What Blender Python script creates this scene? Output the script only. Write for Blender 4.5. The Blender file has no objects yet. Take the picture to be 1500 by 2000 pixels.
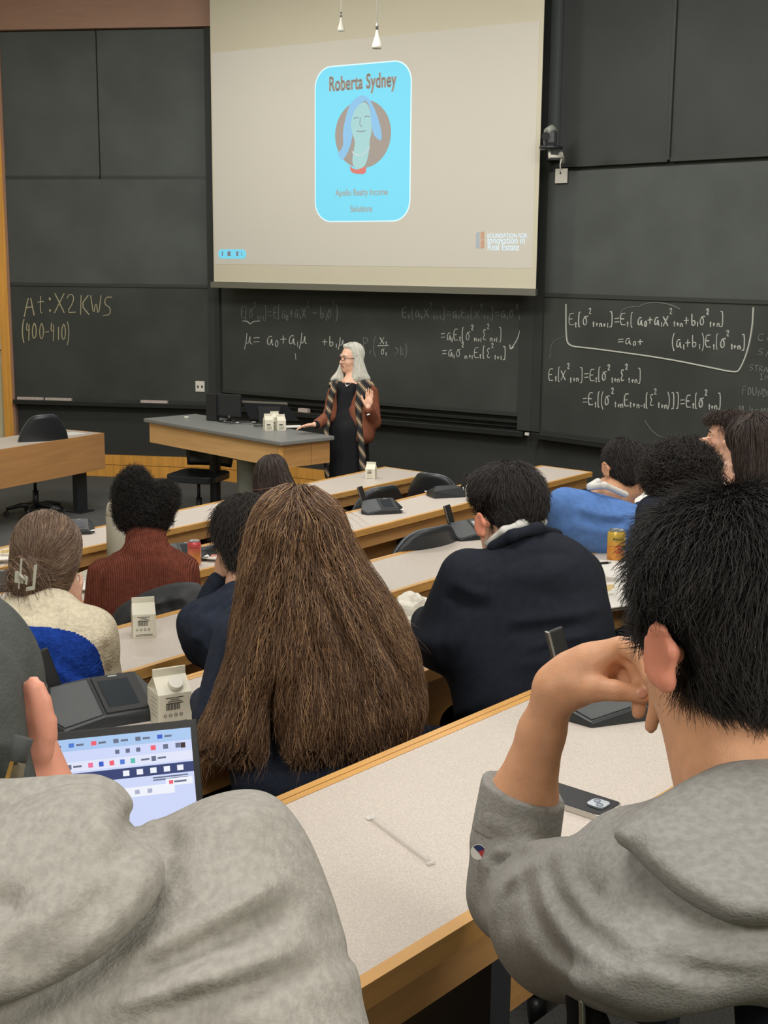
import bpy, bmesh, math, random
import numpy as np
from math import sin, cos, atan, radians, pi
from mathutils import Vector, Matrix
from mathutils.bvhtree import BVHTree

# ---------------------------------------------------------------- camera, world, lights, exposure
C = bpy.context.scene.collection
FPX = 2566.0; PITCH = atan(.193); ROLL = .0092; CAMZ = 2.39
cr, sr, cp, sp = cos(ROLL), sin(ROLL), cos(PITCH), sin(PITCH)
# columns: image right, image down, depth, in world axes
RC = np.array([[cr, sr, 0], [sr*sp, -cr*sp, cp], [sr*cp, -cr*cp, -sp]])
ORG = np.array([0, 0, CAMZ])
cam = bpy.data.objects.new('camera', bpy.data.cameras.new('camera')); C.objects.link(cam)
mw = Matrix.Identity(4)
for i in range(3):
    mw[i][0] = RC[i, 0]; mw[i][1] = -RC[i, 1]; mw[i][2] = -RC[i, 2]; mw[i][3] = ORG[i]
cam.matrix_world = mw
cam.data.sensor_fit = 'HORIZONTAL'; cam.data.sensor_width = 36; cam.data.lens = FPX/1500*36
cam.data.clip_start = .05
bpy.context.scene.camera = cam
w = bpy.data.worlds.new('world'); bpy.context.scene.world = w; w.use_nodes = True
w.node_tree.nodes['Background'].inputs[0].default_value = (1, .98, .96, 1)
w.node_tree.nodes['Background'].inputs[1].default_value = .52
def area(name, loc, sx, sy, power, col, rot=(0, 0, 0)):
    l = bpy.data.lights.new(name, 'AREA'); l.shape = 'RECTANGLE'; l.size = sx; l.size_y = sy
    l.energy = power; l.color = col
    o = bpy.data.objects.new(name, l); o.location = loc; o.rotation_euler = rot; C.objects.link(o); return o
WARM = (1, .97, .925)
area('ceiling_lamp', (-.6, 2.2, 5.0), 2.0, 1.2, 66, WARM)
area('ceiling_lamp', (1.6, 4.6, 5.0), 2.6, 2.0, 62, WARM)
area('ceiling_lamp', (-1.8, 6.6, 5.0), 2.6, 2.0, 30, WARM)
area('ceiling_lamp', (.6, 9.2, 5.0), 2.4, 1.2, 45, WARM)
area('ceiling_lamp', (-2.6, 11.4, 5.05), 2.4, .5, 60, WARM)
area('ceiling_lamp', (2.4, -1.0, 5.0), 2.5, 2.0, 30, WARM)
area('added_back_fill', (-2.6, -1.6, 4.6), 1.6, .8, 70, WARM, (radians(45), 0, radians(-35)))  # added fill pair behind the seats, lifts people's backs more than the tables
area('added_back_fill', (3.0, -1.4, 4.6), 1.6, .8, 95, WARM, (radians(45), 0, radians(35)))
area('added_front_fill', (-1.6, 7.6, 4.95), 2.6, .5, 105, WARM, (radians(52), 0, radians(8)))  # added fill pair aimed forward, brightens boards, lectern front and speaker
area('added_front_fill', (1.9, 6.2, 4.95), 2.0, .5, 70, WARM, (radians(52), 0, radians(-20)))
vs = bpy.context.scene.view_settings
vs.view_transform = 'Standard'; vs.look = 'None'; vs.gamma = 1; vs.exposure = 0.1; vs.use_curve_mapping = False
bpy.context.scene.cycles.max_bounces = 6
bpy.context.scene.cycles.use_denoising = True

# ---------------------------------------------------------------- pixel -> place helpers
def Pc(x, y, d): return np.array([(x-750)*d/FPX, (y-1000)*d/FPX, d])
def c2w(a): return np.asarray(a) @ RC.T + ORG
def w2c(a): return (np.asarray(a) - ORG) @ RC
def P(x, y, d): return c2w(Pc(x, y, d))
def onz(x, y, z):
    r = P(x, y, 1) - ORG; return ORG + r*((z-CAMZ)/r[2])
TZ = {1: .74, 2: .93, 3: 1.12, 4: 1.305, 5: 1.49}
FZ = {1: 0., 2: .19, 3: .38, 4: .565, 5: .75, 6: .935}
TD = np.array([.65, .76]); TD = TD/np.linalg.norm(TD); ND = np.array([-TD[1], TD[0]])
ROWA = math.atan2(TD[1], TD[0])
def T(i, x, y): return onz(x, y, TZ[i])
def tn(t, n, z): q = TD*t + ND*n; return np.array([q[0], q[1], z])

# ---------------------------------------------------------------- materials
def srgb(c):
    return tuple(((v/255)/12.92 if v/255 <= .04045 else ((v/255+.055)/1.055)**2.4) for v in c) + (1,)
MATS = {}
def mat(name, col, rough=.6, metal=0, var=0, scale=20, bump=0, bscale=None, spec=.5, emit=0, ecol=None, alpha=1,
        trans=0, stretch=None, col2=None, wave=None, sss=0, coat=0, detail=4):
    if name in MATS: return MATS[name]
    m = bpy.data.materials.new(name); m.use_nodes = True; nt = m.node_tree; b = nt.nodes['Principled BSDF']
    c = srgb(col)
    b.inputs['Base Color'].default_value = c; b.inputs['Roughness'].default_value = rough
    b.inputs['Metallic'].default_value = metal; b.inputs['Specular IOR Level'].default_value = spec
    if coat: b.inputs['Coat Weight'].default_value = coat
    if trans: b.inputs['Transmission Weight'].default_value = trans
    if sss:
        b.inputs['Subsurface Weight'].default_value = sss; b.inputs['Subsurface Radius'].default_value = (.012, .004, .002)
        b.inputs['Subsurface Scale'].default_value = 1
    if emit:
        b.inputs['Emission Color'].default_value = srgb(ecol or col); b.inputs['Emission Strength'].default_value = emit
    if alpha < 1: b.inputs['Alpha'].default_value = alpha
    if var or bump:
        tc = nt.nodes.new('ShaderNodeTexCoord'); mp = nt.nodes.new('ShaderNodeMapping')
        nt.links.new(tc.outputs['Object'], mp.inputs[0])
        if stretch: mp.inputs['Scale'].default_value = stretch
        n = nt.nodes.new('ShaderNodeTexNoise'); n.inputs['Scale'].default_value = scale; n.inputs['Detail'].default_value = detail
        nt.links.new(mp.outputs[0], n.inputs['Vector'])
        if var:
            r = nt.nodes.new('ShaderNodeValToRGB')
            a = col2 and srgb(col2)
            r.color_ramp.elements[0].position = .35; r.color_ramp.elements[1].position = .65
            r.color_ramp.elements[0].color = a or tuple(v*(1-var) for v in c[:3]) + (1,)
            r.color_ramp.elements[1].color = c if a else tuple(min(1, v*(1+var)) for v in c[:3]) + (1,)
            nt.links.new(n.outputs['Fac'], r.inputs[0]); nt.links.new(r.outputs[0], b.inputs['Base Color'])
        if bump:
            bp = nt.nodes.new('ShaderNodeBump'); bp.inputs['Strength'].default_value = bump; bp.inputs['Distance'].default_value = .004
            src = n.outputs['Fac']
            if wave:
                wv = nt.nodes.new('ShaderNodeTexWave'); wv.inputs['Scale'].default_value = wave; wv.inputs['Distortion'].default_value = .6
                wv.bands_direction = 'X'; nt.links.new(tc.outputs['Object'], wv.inputs[0]); src = wv.outputs['Fac']
            elif bscale:
                n2 = nt.nodes.new('ShaderNodeTexNoise'); n2.inputs['Scale'].default_value = bscale; nt.links.new(tc.outputs['Object'], n2.inputs['Vector']); src = n2.outputs['Fac']
            nt.links.new(src, bp.inputs['Height']); nt.links.new(bp.outputs[0], b.inputs['Normal'])
    MATS[name] = m; return m
def hair_mat(name, c1, c2, c3=None, rough=.42):
    if name in MATS: return MATS[name]
    m = bpy.data.materials.new(name); m.use_nodes = True; nt = m.node_tree; b = nt.nodes['Principled BSDF']
    hi = nt.nodes.new('ShaderNodeHairInfo'); r = nt.nodes.new('ShaderNodeValToRGB')
    r.color_ramp.elements[0].color = srgb(c1); r.color_ramp.elements[1].color = srgb(c2)
    if c3:
        r.color_ramp.elements[1].position = .7; e = r.color_ramp.elements.new(1.0); e.color = srgb(c3)
    nt.links.new(hi.outputs['Random'], r.inputs[0]); nt.links.new(r.outputs[0], b.inputs['Base Color'])
    b.inputs['Roughness'].default_value = rough; b.inputs['Specular IOR Level'].default_value = .4
    MATS[name] = m; return m

# ---------------------------------------------------------------- object helpers
def tag(o, label=None, cat=None, group=None, kind=None):
    for k, v in (('label', label), ('category', cat), ('group', group), ('kind', kind)):
        if v: o[k] = v
    return o
def thing(name, label, cat, loc=(0, 0, 0), rz=0, group=None):
    o = bpy.data.objects.new(name, None); o.location = [float(v) for v in loc]; o.rotation_euler = (0, 0, rz)
    o.empty_display_size = .05; C.objects.link(o); return tag(o, label, cat, group)
def setlabel(o, label, group=None): o['label'] = label; return o
def link(name, me, mats, parent=None, world=False):
    if not isinstance(mats, (list, tuple)): mats = [mats]
    for m in mats: me.materials.append(m)
    o = bpy.data.objects.new(name, me); C.objects.link(o)
    if parent is not None:
        o.parent = parent
        if world:
            root = parent
            off = Vector(parent.location)
            while root.parent: root = root.parent; off += Vector(root.location)
            o.location = -off
    return o
class MB:
    def __init__(s): s.v = []; s.f = []; s.m = []; s.sm = []
    def add(s, vs, fs, mi=0, smooth=False):
        k = len(s.v); s.v += [tuple(float(c) for c in v) for v in vs]
        for f in fs: s.f.append([k+i for i in f]); s.m.append(mi); s.sm.append(smooth)
        return s
    def hexa(s, p, mi=0):  # 8 points: bottom loop 4, top loop 4
        return s.add(p, [(3, 2, 1, 0), (4, 5, 6, 7), (0, 1, 5, 4), (1, 2, 6, 5), (2, 3, 7, 6), (3, 0, 4, 7)], mi)
    def box(s, x0, x1, y0, y1, z0, z1, mi=0):
        return s.hexa([(x0, y0, z0), (x1, y0, z0), (x1, y1, z0), (x0, y1, z0), (x0, y0, z1), (x1, y0, z1), (x1, y1, z1), (x0, y1, z1)], mi)
    def rbox(s, x0, x1, y0, y1, z0, z1, r, mi=0, n=4, axis=2):  # rounded in the plane across axis
        if axis == 1: u0, u1, v0, v1, w0, w1 = x0, x1, z0, z1, y0, y1
        elif axis == 0: u0, u1, v0, v1, w0, w1 = y0, y1, z0, z1, x0, x1
        else: u0, u1, v0, v1, w0, w1 = x0, x1, y0, y1, z0, z1
        L = []
        for cx, cy, a in ((u1-r, v1-r, 0), (u0+r, v1-r, 90), (u0+r, v0+r, 180), (u1-r, v0+r, 270)):
            for i in range(n+1):
                t = radians(a+90*i/n); L.append((cx+r*cos(t), cy+r*sin(t)))
        put = {2: lambda u, v, w_: (u, v, w_), 1: lambda u, v, w_: (u, w_, v), 0: lambda u, v, w_: (w_, u, v)}[axis]
        return s.prism([put(u, v, w0) for u, v in L], [put(u, v, w1) for u, v in L], mi)
    def prism(s, a, b, mi=0, smooth=False):
        n = len(a); s.add(list(a)+list(b), [tuple(range(n))[::-1], tuple(range(n, 2*n))], mi)
        s.add(list(a)+list(b), [(i, (i+1) % n, n+(i+1) % n, n+i) for i in range(n)], mi, smooth); return s
    def tube(s, pts, r, n=6, mi=0, closed=False):
        pts = [np.array(p, float) for p in pts]; rr = r if isinstance(r, (list, tuple)) else [r]*len(pts)
        vs = []; up = None
        for i, p in enumerate(pts):
            if closed: t = pts[(i+1) % len(pts)]-pts[i-1]
            else: t = pts[min(i+1, len(pts)-1)]-pts[max(i-1, 0)]
            t = t/(np.linalg.norm(t)+1e-12)
            if up is None:
                up = np.array([0, 0, 1.]) if abs(t[2]) < .9 else np.array([1., 0, 0])
            u = np.cross(t, up); u /= np.linalg.norm(u)+1e-12; v = np.cross(u, t); up = v
            for k in range(n):
                a = 2*pi*k/n; vs.append(p+rr[i]*(cos(a)*u+sin(a)*v))
        m = len(pts); fs = []
        for i in range(m if closed else m-1):
            for k in range(n):
                a, b = i*n+k, i*n+(k+1) % n; c, d = ((i+1) % m)*n+(k+1) % n, ((i+1) % m)*n+k
                fs.append((a, b, c, d))
        s.add(vs, fs, mi, n > 4)
        if not closed: s.add(vs[:n], [tuple(range(n))[::-1]], mi); s.add(vs[-n:], [tuple(range(n))], mi)
        return s
    def lathe(s, prof, n=24, c=(0, 0, 0), mi=0, a0=0, a1=2*pi):
        vs = []
        for r, z in prof:
            for k in range(n): a = a0+(a1-a0)*k/n; vs.append((c[0]+r*cos(a), c[1]+r*sin(a), c[2]+z))
        fs = [(i*n+k, i*n+(k+1) % n, (i+1)*n+(k+1) % n, (i+1)*n+k) for i in range(len(prof)-1) for k in range(n)]
        s.add(vs, fs, mi, True); return s
    def hull(s, pts, mi=0):
        bm = bmesh.new(); [bm.verts.new(p) for p in pts]; bmesh.ops.convex_hull(bm, input=bm.verts)
        bmesh.ops.dissolve_limit(bm, angle_limit=.02, verts=bm.verts, edges=bm.edges)
        bm.verts.index_update(); return s.add([tuple(v.co) for v in bm.verts], [[v.index for v in f.verts] for f in bm.faces], mi)
    def grid(s, fn, nu, nv, mi=0, thick=0):
        a = np.array([[fn(i/nu, j/nv) for j in range(nv+1)] for i in range(nu+1)])
        n1 = nv+1; fs = [(i*n1+j, (i+1)*n1+j, (i+1)*n1+j+1, i*n1+j+1) for i in range(nu) for j in range(nv)]
        return s.add(a.reshape(-1, 3), fs, mi, True)
    def mesh(s, name, bevel=0):
        me = bpy.data.meshes.new(name); me.from_pydata(s.v, [], s.f)
        me.polygons.foreach_set('material_index', s.m); me.polygons.foreach_set('use_smooth', s.sm)
        bm = bmesh.new(); bm.from_mesh(me); bmesh.ops.remove_doubles(bm, verts=bm.verts, dist=1e-6)
        bmesh.ops.recalc_face_normals(bm, faces=bm.faces)
        if bevel:
            ed = [e for e in bm.edges if len(e.link_faces) == 2 and e.calc_face_angle() > .6]
            bmesh.ops.bevel(bm, geom=ed, offset=bevel, segments=2, affect='EDGES', profile=.6)
        bm.to_mesh(me); bm.free(); return me
    def build(s, name, m, parent=None, bevel=0, world=False): return link(name, s.mesh(name, bevel), m, parent, world)
def copy_tree(o, parent=None, kids=None):
    c = o.copy(); C.objects.link(c); c.parent = parent
    for ch in list(o.children): copy_tree(ch, c)
    return c
FLOC = {}
def text(s, name, m, parent, size, M, offset=0, extrude=.0005, sx=1, align='CENTER', space=1, kind='stuff'):
    cu = bpy.data.curves.new(name, 'FONT'); cu.body = s; cu.size = size; cu.align_x = align; cu.align_y = 'CENTER'
    cu.offset = offset; cu.extrude = extrude; cu.space_character = space; cu.materials.append(m)
    tmp = bpy.data.objects.new(name, cu); C.objects.link(tmp); bpy.context.view_layer.update()
    me = bpy.data.meshes.new_from_object(tmp.evaluated_get(bpy.context.evaluated_depsgraph_get()))
    bpy.data.objects.remove(tmp); me.name = name
    o = bpy.data.objects.new(name, me); C.objects.link(o); o.parent = parent; tag(o, kind=kind)
    o.matrix_local = M @ Matrix.Diagonal((sx, 1, 1, 1)); return o

# ---------------------------------------------------------------- sculpting by distance fields (camera-aligned grid)
def chaikin(p, n=2):
    p = np.array(p, float)
    for _ in range(n):
        q = np.roll(p, -1, 0); p = np.stack([p*.75+q*.25, p*.25+q*.75], 1).reshape(-1, 2)
    return p
class Poly2:
    def __init__(s, pts, step=4., pad=90, smooth=2):
        s.p = chaikin(pts, smooth); s.step = step; s.lo = s.p.min(0)-pad; hi = s.p.max(0)+pad
        nx, ny = ((hi-s.lo)/step).astype(int)+2
        X, Y = np.meshgrid(s.lo[0]+np.arange(nx)*step, s.lo[1]+np.arange(ny)*step, indexing='ij')
        d = np.full(X.shape, 1e9); ins = np.zeros(X.shape, bool)
        for a, b in zip(s.p, np.roll(s.p, -1, 0)):
            e = b-a; L = (e@e)+1e-9; t = np.clip(((X-a[0])*e[0]+(Y-a[1])*e[1])/L, 0, 1)
            d = np.minimum(d, (X-a[0]-t*e[0])**2+(Y-a[1]-t*e[1])**2)
            c = ((a[1] > Y) != (b[1] > Y)); ins ^= c & (X < (b[0]-a[0])*(Y-a[1])/((b[1]-a[1]) or 1e-9)+a[0])
        s.g = (np.sqrt(d)*np.where(ins, -1, 1)).astype(np.float32); s.n = s.g.shape
    def __call__(s, x, y):
        u = np.clip((x-s.lo[0])/s.step, 0, s.n[0]-1.001); v = np.clip((y-s.lo[1])/s.step, 0, s.n[1]-1.001)
        i = u.astype(np.int32); j = v.astype(np.int32); fu = u-i; fv = v-j; g = s.g
        return (g[i, j]*(1-fu)+g[i+1, j]*fu)*(1-fv)+(g[i, j+1]*(1-fu)+g[i+1, j+1]*fu)*fv
def cap(a, b, ra, rb=None, k=.02): return ('c', np.array(a, float), np.array(b, float), ra, ra if rb is None else rb, k)
def cut(q, n, rad=.12): n = np.array(n, float); return ('h', np.array(q, float), n/np.linalg.norm(n), rad, 1)
def ell(c, r, R=None, k=.02): return ('e', np.array(c, float), np.array(r, float), np.eye(3) if R is None else R, k)
def pol(pts, d, Th, Rr, k=.02, gx=0, gy=0, x0=None, y0=None, smooth=2):
    a = np.array(pts, float); c = a.mean(0)
    return ('p', Poly2(pts, smooth=smooth), (d, gx/1000, gy/1000, c[0] if x0 is None else x0, c[1] if y0 is None else y0), Th, Rr, k)
def bounds(pr):
    lo = np.full(3, 1e9); hi = -lo
    for p in pr:
        if p[-1] < 0 or p[0] == 'h': continue
        if p[0] == 'c': a = np.minimum(p[1]-p[3], p[2]-p[4]); b = np.maximum(p[1]+p[3], p[2]+p[4])
        elif p[0] == 'e': r = p[2].max(); a, b = p[1]-r, p[1]+r
        else:
            q = p[1].p; d, gx, gy, x0, y0 = p[2]; z = d+gx*(q[:, 0]-x0)+gy*(q[:, 1]-y0)
            L = [np.array([(q[:, 0]-750)*(z+s_*p[3])/FPX, (q[:, 1]-1000)*(z+s_*p[3])/FPX, z+s_*p[3]]).T for s_ in (-1, 1)]
            L = np.concatenate(L); a, b = L.min(0), L.max(0)
        lo = np.minimum(lo, a); hi = np.maximum(hi, b)
    return lo, hi
def sculpt(pr, h, folds=(), clip=None, noise=0):
    lo, hi = bounds(pr); lo = lo-3*h-.01; hi = hi+3*h+.01
    if clip is not None: lo = np.maximum(lo, clip[0]); hi = np.minimum(hi, clip[1])
    n = np.ceil((hi-lo)/h).astype(int)+1
    ax = [(lo[i]+np.arange(n[i])*h).astype(np.float32) for i in range(3)]
    F = np.full(n, .5, np.float32)
    for p in pr:
        if p[0] == 'h':  # flat cut: everything past the plane near the point goes
            q, nn, rad = p[1], p[2], p[3]; a, b = q-rad, q+rad; m = 0
            i0 = np.clip(((a-lo)/h).astype(int), 0, n-1); i1 = np.clip(np.ceil((b-lo)/h).astype(int)+1, 1, n); sl = tuple(slice(i0[i], i1[i]) for i in range(3))
            X = ax[0][sl[0]][:, None, None]; Y = ax[1][sl[1]][None, :, None]; Z = ax[2][sl[2]][None, None, :]
            F[sl] = np.maximum(F[sl], ((X-q[0])*nn[0]+(Y-q[1])*nn[1]+(Z-q[2])*nn[2]).astype(np.float32)); continue
        k = abs(p[-1]); a, b = bounds([p[:-1]+(k,)]); m = k+.03
        i0 = np.clip(((a-m-lo)/h).astype(int), 0, n-1); i1 = np.clip(np.ceil((b+m-lo)/h).astype(int)+1, 1, n)
        if (i1 <= i0).any(): continue
        sl = tuple(slice(i0[i], i1[i]) for i in range(3))
        X = ax[0][sl[0]][:, None, None]; Y = ax[1][sl[1]][None, :, None]; Z = ax[2][sl[2]][None, None, :]
        if p[0] == 'c':
            A, B = p[1], p[2]; ba = B-A; L = ba@ba+1e-12
            t = np.clip(((X-A[0])*ba[0]+(Y-A[1])*ba[1]+(Z-A[2])*ba[2])/L, 0, 1)
            d = np.sqrt((X-A[0]-t*ba[0])**2+(Y-A[1]-t*ba[1])**2+(Z-A[2]-t*ba[2])**2)-(p[3]+(p[4]-p[3])*t)
        elif p[0] == 'e':
            c, r, R = p[1], p[2], p[3]; X, Y, Z = X-c[0], Y-c[1], Z-c[2]
            q = [X*R[0, j]+Y*R[1, j]+Z*R[2, j] for j in range(3)]
            k0 = np.sqrt(sum((q[j]/r[j])**2 for j in range(3))); k1 = np.sqrt(sum((q[j]/r[j]**2)**2 for j in range(3)))+1e-9
            d = k0*(k0-1)/k1
        else:
            px = 750+FPX*X/Z; py = 1000+FPX*Y/Z; dd, gx, gy, x0, y0 = p[2]
            px, py = np.broadcast_arrays(px, py)
            px = px+0*Z; py = py+0*Z
            dp = p[1](px, py)*(Z/FPX); dz = np.abs(Z-(dd+gx*(px-x0)+gy*(py-y0)))
            Rr = p[4]; qx = dp+Rr; qz = (dz-p[3]+min(p[3], Rr))*(Rr/min(p[3], Rr)) if p[3] < Rr else dz-p[3]+Rr
            d = np.sqrt(np.maximum(qx, 0)**2+np.maximum(qz, 0)**2)+np.minimum(np.maximum(qx, qz), 0)-Rr
        d = d.astype(np.float32); f = F[sl]
        if p[-1] >= 0:
            hh = np.maximum(k-np.abs(f-d), 0)/max(k, 1e-6); F[sl] = np.minimum(f, d)-hh*hh*k*.25
        else:
            d = -d; hh = np.maximum(k-np.abs(f-d), 0)/max(k, 1e-6); F[sl] = np.maximum(f, d)+hh*hh*k*.25
    if folds or noise:
        X = ax[0][:, None, None]; Y = ax[1][None, :, None]; Z = ax[2][None, None, :]
        near = np.abs(F) < .045; ii = np.nonzero(near)
        x, y, z = ax[0][ii[0]], ax[1][ii[1]], ax[2][ii[2]]
        px = 750+FPX*x/z; py = 1000+FPX*y/z; add = np.zeros(len(px), np.float32)
        zm = float(np.median(z)) if len(z) else 1
        for pts, wd, amp in folds:
            wd = max(wd, 1.7*h*FPX/zm)
            pts = np.array(pts, float); m = (px > pts[:, 0].min()-3*wd) & (px < pts[:, 0].max()+3*wd) & (py > pts[:, 1].min()-3*wd) & (py < pts[:, 1].max()+3*wd)
            qx, qy = px[m], py[m]; d = np.full(len(qx), 1e9); tt = np.zeros(len(qx)); ns = len(pts)-1
            for i in range(ns):
                e = pts[i+1]-pts[i]; t = np.clip(((qx-pts[i, 0])*e[0]+(qy-pts[i, 1])*e[1])/(e@e), 0, 1)
                dd = (qx-pts[i, 0]-t*e[0])**2+(qy-pts[i, 1]-t*e[1])**2; u = dd < d; d[u] = dd[u]; tt[u] = ((i+t)/ns)[u]
            taper = np.clip(np.minimum(tt, 1-tt)*5+.15, 0, 1)
            add[m] -= (amp*taper*np.exp(-d/wd**2)).astype(np.float32)
        if noise:
            s_ = 0
            for f1, ph in ((23, 0), (41, 1.3), (67, 2.1)):
                s_ = s_+np.sin(x*f1+ph+2*np.sin(y*f1*.7+ph))*np.sin(y*f1*.9+z*f1*.8+ph)/(f1/23)
            add += (noise*s_).astype(np.float32)
        F[ii] += add
    return snet(F, lo, h)
def snet(F, lo, h):
    S = F < 0; n = np.array(F.shape); cnt = np.zeros(n-1, np.int8)
    cs = [(i, j, k) for i in (0, 1) for j in (0, 1) for k in (0, 1)]
    for c in cs: cnt += S[c[0]:n[0]-1+c[0], c[1]:n[1]-1+c[1], c[2]:n[2]-1+c[2]]
    I = np.argwhere((cnt > 0) & (cnt < 8)); V = np.zeros((len(I), 3)); W_ = np.zeros(len(I))
    val = {c: F[I[:, 0]+c[0], I[:, 1]+c[1], I[:, 2]+c[2]] for c in cs}
    for a in cs:
        for x in range(3):
            if a[x] == 0:
                b = list(a); b[x] = 1; b = tuple(b); va, vb = val[a], val[b]; m = (va < 0) != (vb < 0)
                t = va[m]/(va[m]-vb[m]); p = np.array(a, float)[None]+np.eye(3)[x][None]*t[:, None]; V[m] += p; W_[m] += 1
    V = (V/W_[:, None]+I)*h+lo
    vid = np.full(n-1, -1, np.int32); vid[I[:, 0], I[:, 1], I[:, 2]] = np.arange(len(I))
    Q = []
    for x in range(3):
        o = [(1, 2), (2, 0), (0, 1)][x]
        sl0 = [slice(None)]*3; sl1 = [slice(None)]*3; sl0[x] = slice(0, n[x]-1); sl1[x] = slice(1, n[x])
        A = S[tuple(sl0)]; B = S[tuple(sl1)]; E_ = np.argwhere(A != B)
        E_ = E_[(E_[:, o[0]] > 0) & (E_[:, o[1]] > 0) & (E_[:, o[0]] < n[o[0]]-1) & (E_[:, o[1]] < n[o[1]]-1)]
        fl = A[E_[:, 0], E_[:, 1], E_[:, 2]]
        q = []
        for du, dv in ((1, 1), (0, 1), (0, 0), (1, 0)):
            c = E_.copy(); c[:, o[0]] -= du; c[:, o[1]] -= dv; q.append(vid[c[:, 0], c[:, 1], c[:, 2]])
        q = np.array(q).T; q[~fl] = q[~fl][:, ::-1]; Q.append(q)
    Q = np.concatenate(Q); Q = Q[(Q >= 0).all(1)]
    return V, Q
def relax(V, Q, it=1):
    E_ = np.concatenate([Q[:, [0, 1]], Q[:, [1, 2]], Q[:, [2, 3]], Q[:, [3, 0]]])
    for _ in range(it):
        S_ = np.zeros_like(V); c = np.bincount(E_[:, 0], minlength=len(V))+np.bincount(E_[:, 1], minlength=len(V))
        for x in range(3):
            S_[:, x] = np.bincount(E_[:, 0], V[E_[:, 1], x], len(V))+np.bincount(E_[:, 1], V[E_[:, 0], x], len(V))
        V = V*.5+.5*S_/np.maximum(c, 1)[:, None]
    return V
def fmesh(name, V, Q, m, parent, zones=None, sm=1):
    V = relax(V, Q, sm) if sm else V
    me = bpy.data.meshes.new(name); me.vertices.add(len(V)); me.vertices.foreach_set('co', c2w(V).astype(np.float32).ravel())
    me.loops.add(len(Q)*4); me.loops.foreach_set('vertex_index', Q.astype(np.int32).ravel())
    me.polygons.add(len(Q)); me.polygons.foreach_set('loop_start', np.arange(0, len(Q)*4, 4, dtype=np.int32))
    me.polygons.foreach_set('use_smooth', np.ones(len(Q), bool))
    if zones:  # [(Poly2, index)]
        ce = V[Q].mean(1); px = 750+FPX*ce[:, 0]/ce[:, 2]; py = 1000+FPX*ce[:, 1]/ce[:, 2]; mi = np.zeros(len(Q), np.int32)
        for zn in zones: mi[(zn[0](px, py) < 0) & (ce[:, 2] < (zn[2] if len(zn) > 2 else 99))] = zn[1]
        me.polygons.foreach_set('material_index', mi)
    me.update(calc_edges=True); me.validate()
    o = link(name, me, m, parent, world=True); o.data.update()
    return o
def sculpted(name, pr, h, m, parent, folds=(), zones=None, sm=1, noise=0, clip=None):
    V, Q = sculpt(pr, h, folds, clip, noise); return fmesh(name, V, Q, m, parent, zones, sm)

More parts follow.
